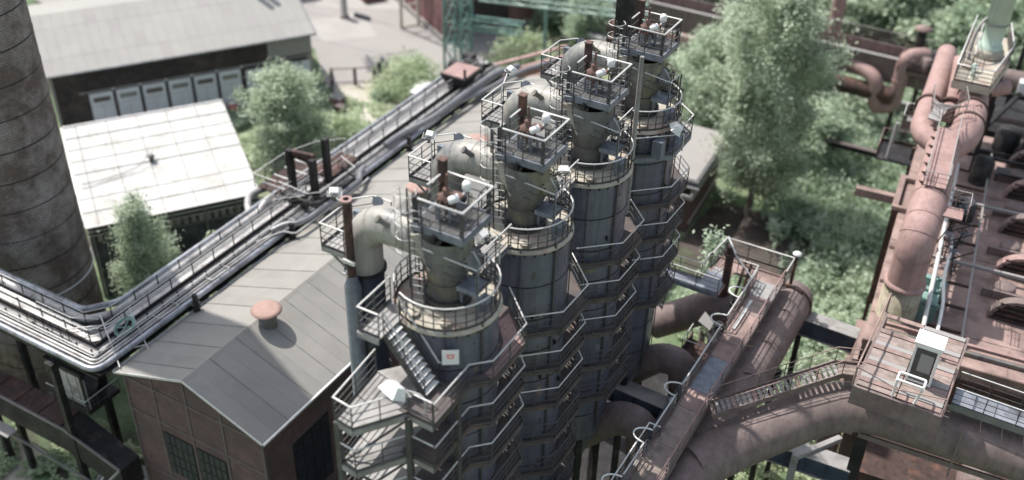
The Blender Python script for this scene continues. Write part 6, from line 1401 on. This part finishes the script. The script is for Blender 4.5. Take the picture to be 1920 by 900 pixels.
tag(thicket('pale_weeds', [(-15, 30), (-3, 30), (-5.0, 54), (-5.0, 72), (-12.5, 70), (-22, 66), (-15, 58)], 36000, .3, 'leafp', 1.5, 5, fz=.3), 'pale weeds at the foot of the blue beam', 'weeds')
tag(thicket('meadow', [(-74, 60), (-66, 66), (-50, 70), (-52, 84), (-60, 84), (-70, 82), (-76, 76)], 26000, .34, 'leafp', .8, 6), 'dry pale green meadow between the white roof and the gravel path', 'grass')
tag(thicket('bankside_weeds', [(-66, 26), (-48, 24), (-43, 31), (-46, 36), (-56, 31), (-68, 34)], 20000, .3, 'leafp', 1.1, 7, dens=.12), 'weeds on the ground below the trough at the lower left', 'weeds')
tag(thicket('dark_weeds', [(-50, 42), (-46, 60), (-55, 66), (-66, 60), (-56, 40)], 9000, .34, 'leafd', 1.0, 9), 'weeds along the shed wall', 'weeds')
tag(thicket('yard_verge', [(-78, 62), (-72, 70), (-69, 82), (-71, 84), (-77, 78)], 6000, .34, 'leafd', 1.1, 10), 'weeds beside the garage building', 'weeds')
tag(thicket('forest_floor', [(-70, 112), (20, 100), (20, 150), (-80, 160)], 26000, .9, 'leaf', 4.5, 12), 'leafy floor of the wood along the top edge', 'undergrowth')
# shrubs crowding the thicket, too many and too merged to count
rng = np.random.default_rng(91); out = []
for k in range(330):
    x = rng.uniform(-21, -5.3); y = rng.uniform(58, 112)
    if x < -12 and y < 86 and (x + 12) * -.9 + 62 > 0 and y < 66 + (x + 21) * -.2 or (-25 < x < -12.5 and 72 < y < 86): continue
    r = rng.uniform(.5, 1.5); h = rng.uniform(.8, 2.9); n = int(90 * r + 40); q = rng.normal(size=(n, 3)) * np.array([r * .5, r * .5, h * .22]); out.append(np.array([x, y, h * .75]) + q)
c = np.concatenate(out); c[:, 2] = np.maximum(c[:, 2], .1)
for nm, mk, sel in (('shrub_mass', 'leafd', slice(0, None, 2)), ('shrub_mass', 'leaft', slice(1, None, 2))):
    o = bpy.data.objects.new(nm, leafmesh(nm, c[sel], .36, mk, sway=.4)); COL.objects.link(o); tag(o, 'low leafy shrubs merged into the overgrown ground between towers and works', 'shrubs', kind='stuff')
# tall dry stalks standing in the weeds
rng = np.random.default_rng(77); b = MB()
for k in range(420):
    x = -11.5 + rng.normal() * 2.2; y = 86 + rng.normal() * 8
    if -5.4 < x or y < 70: continue
    h = rng.uniform(1.5, 3.2); dx, dy = rng.normal() * .35, rng.normal() * .35
    b.add([(x - .03, y, .3), (x + .03, y, .3), (x + dx, y + dy, h)], [(0, 1, 2)]); b.add([(x + dx - .09, y + dy, h - .5), (x + dx + .09, y + dy, h - .5), (x + dx * 1.15, y + dy * 1.15, h + .15)], [(0, 1, 2)])
tag(b.build('dry_stalks', 'leafp'), 'tall pale dry stalks standing among the bright weeds', 'weeds', kind='stuff')
# ivy clad post near the catwalk
t = thing('ivy_clad_post', 'leaning old post wrapped in bright ivy behind the catwalk', 'plant', (-15.4, 54.2, 0))
b = MB(); b.tube([(-14.9, 54.2, 0), (-15.3, 54.4, 9), (-15.9, 55.6, 16.3)], [.3, .22, .12], 10); b.build('post', 'bark', t)
rng = np.random.default_rng(5); f = rng.uniform(0, 1, 1500); c = np.column_stack([-15.0 - .9 * f, 53.8 + 1.7 * f, 10.5 + 6 * f]) + rng.normal(size=(1500, 3)) * np.array([.36, .36, .3])
c -= np.array([-15.4, 54.2, 0]); o = bpy.data.objects.new('ivy', leafmesh('ivy', c, .27, 'leaft')); COL.objects.link(o); o.parent = t
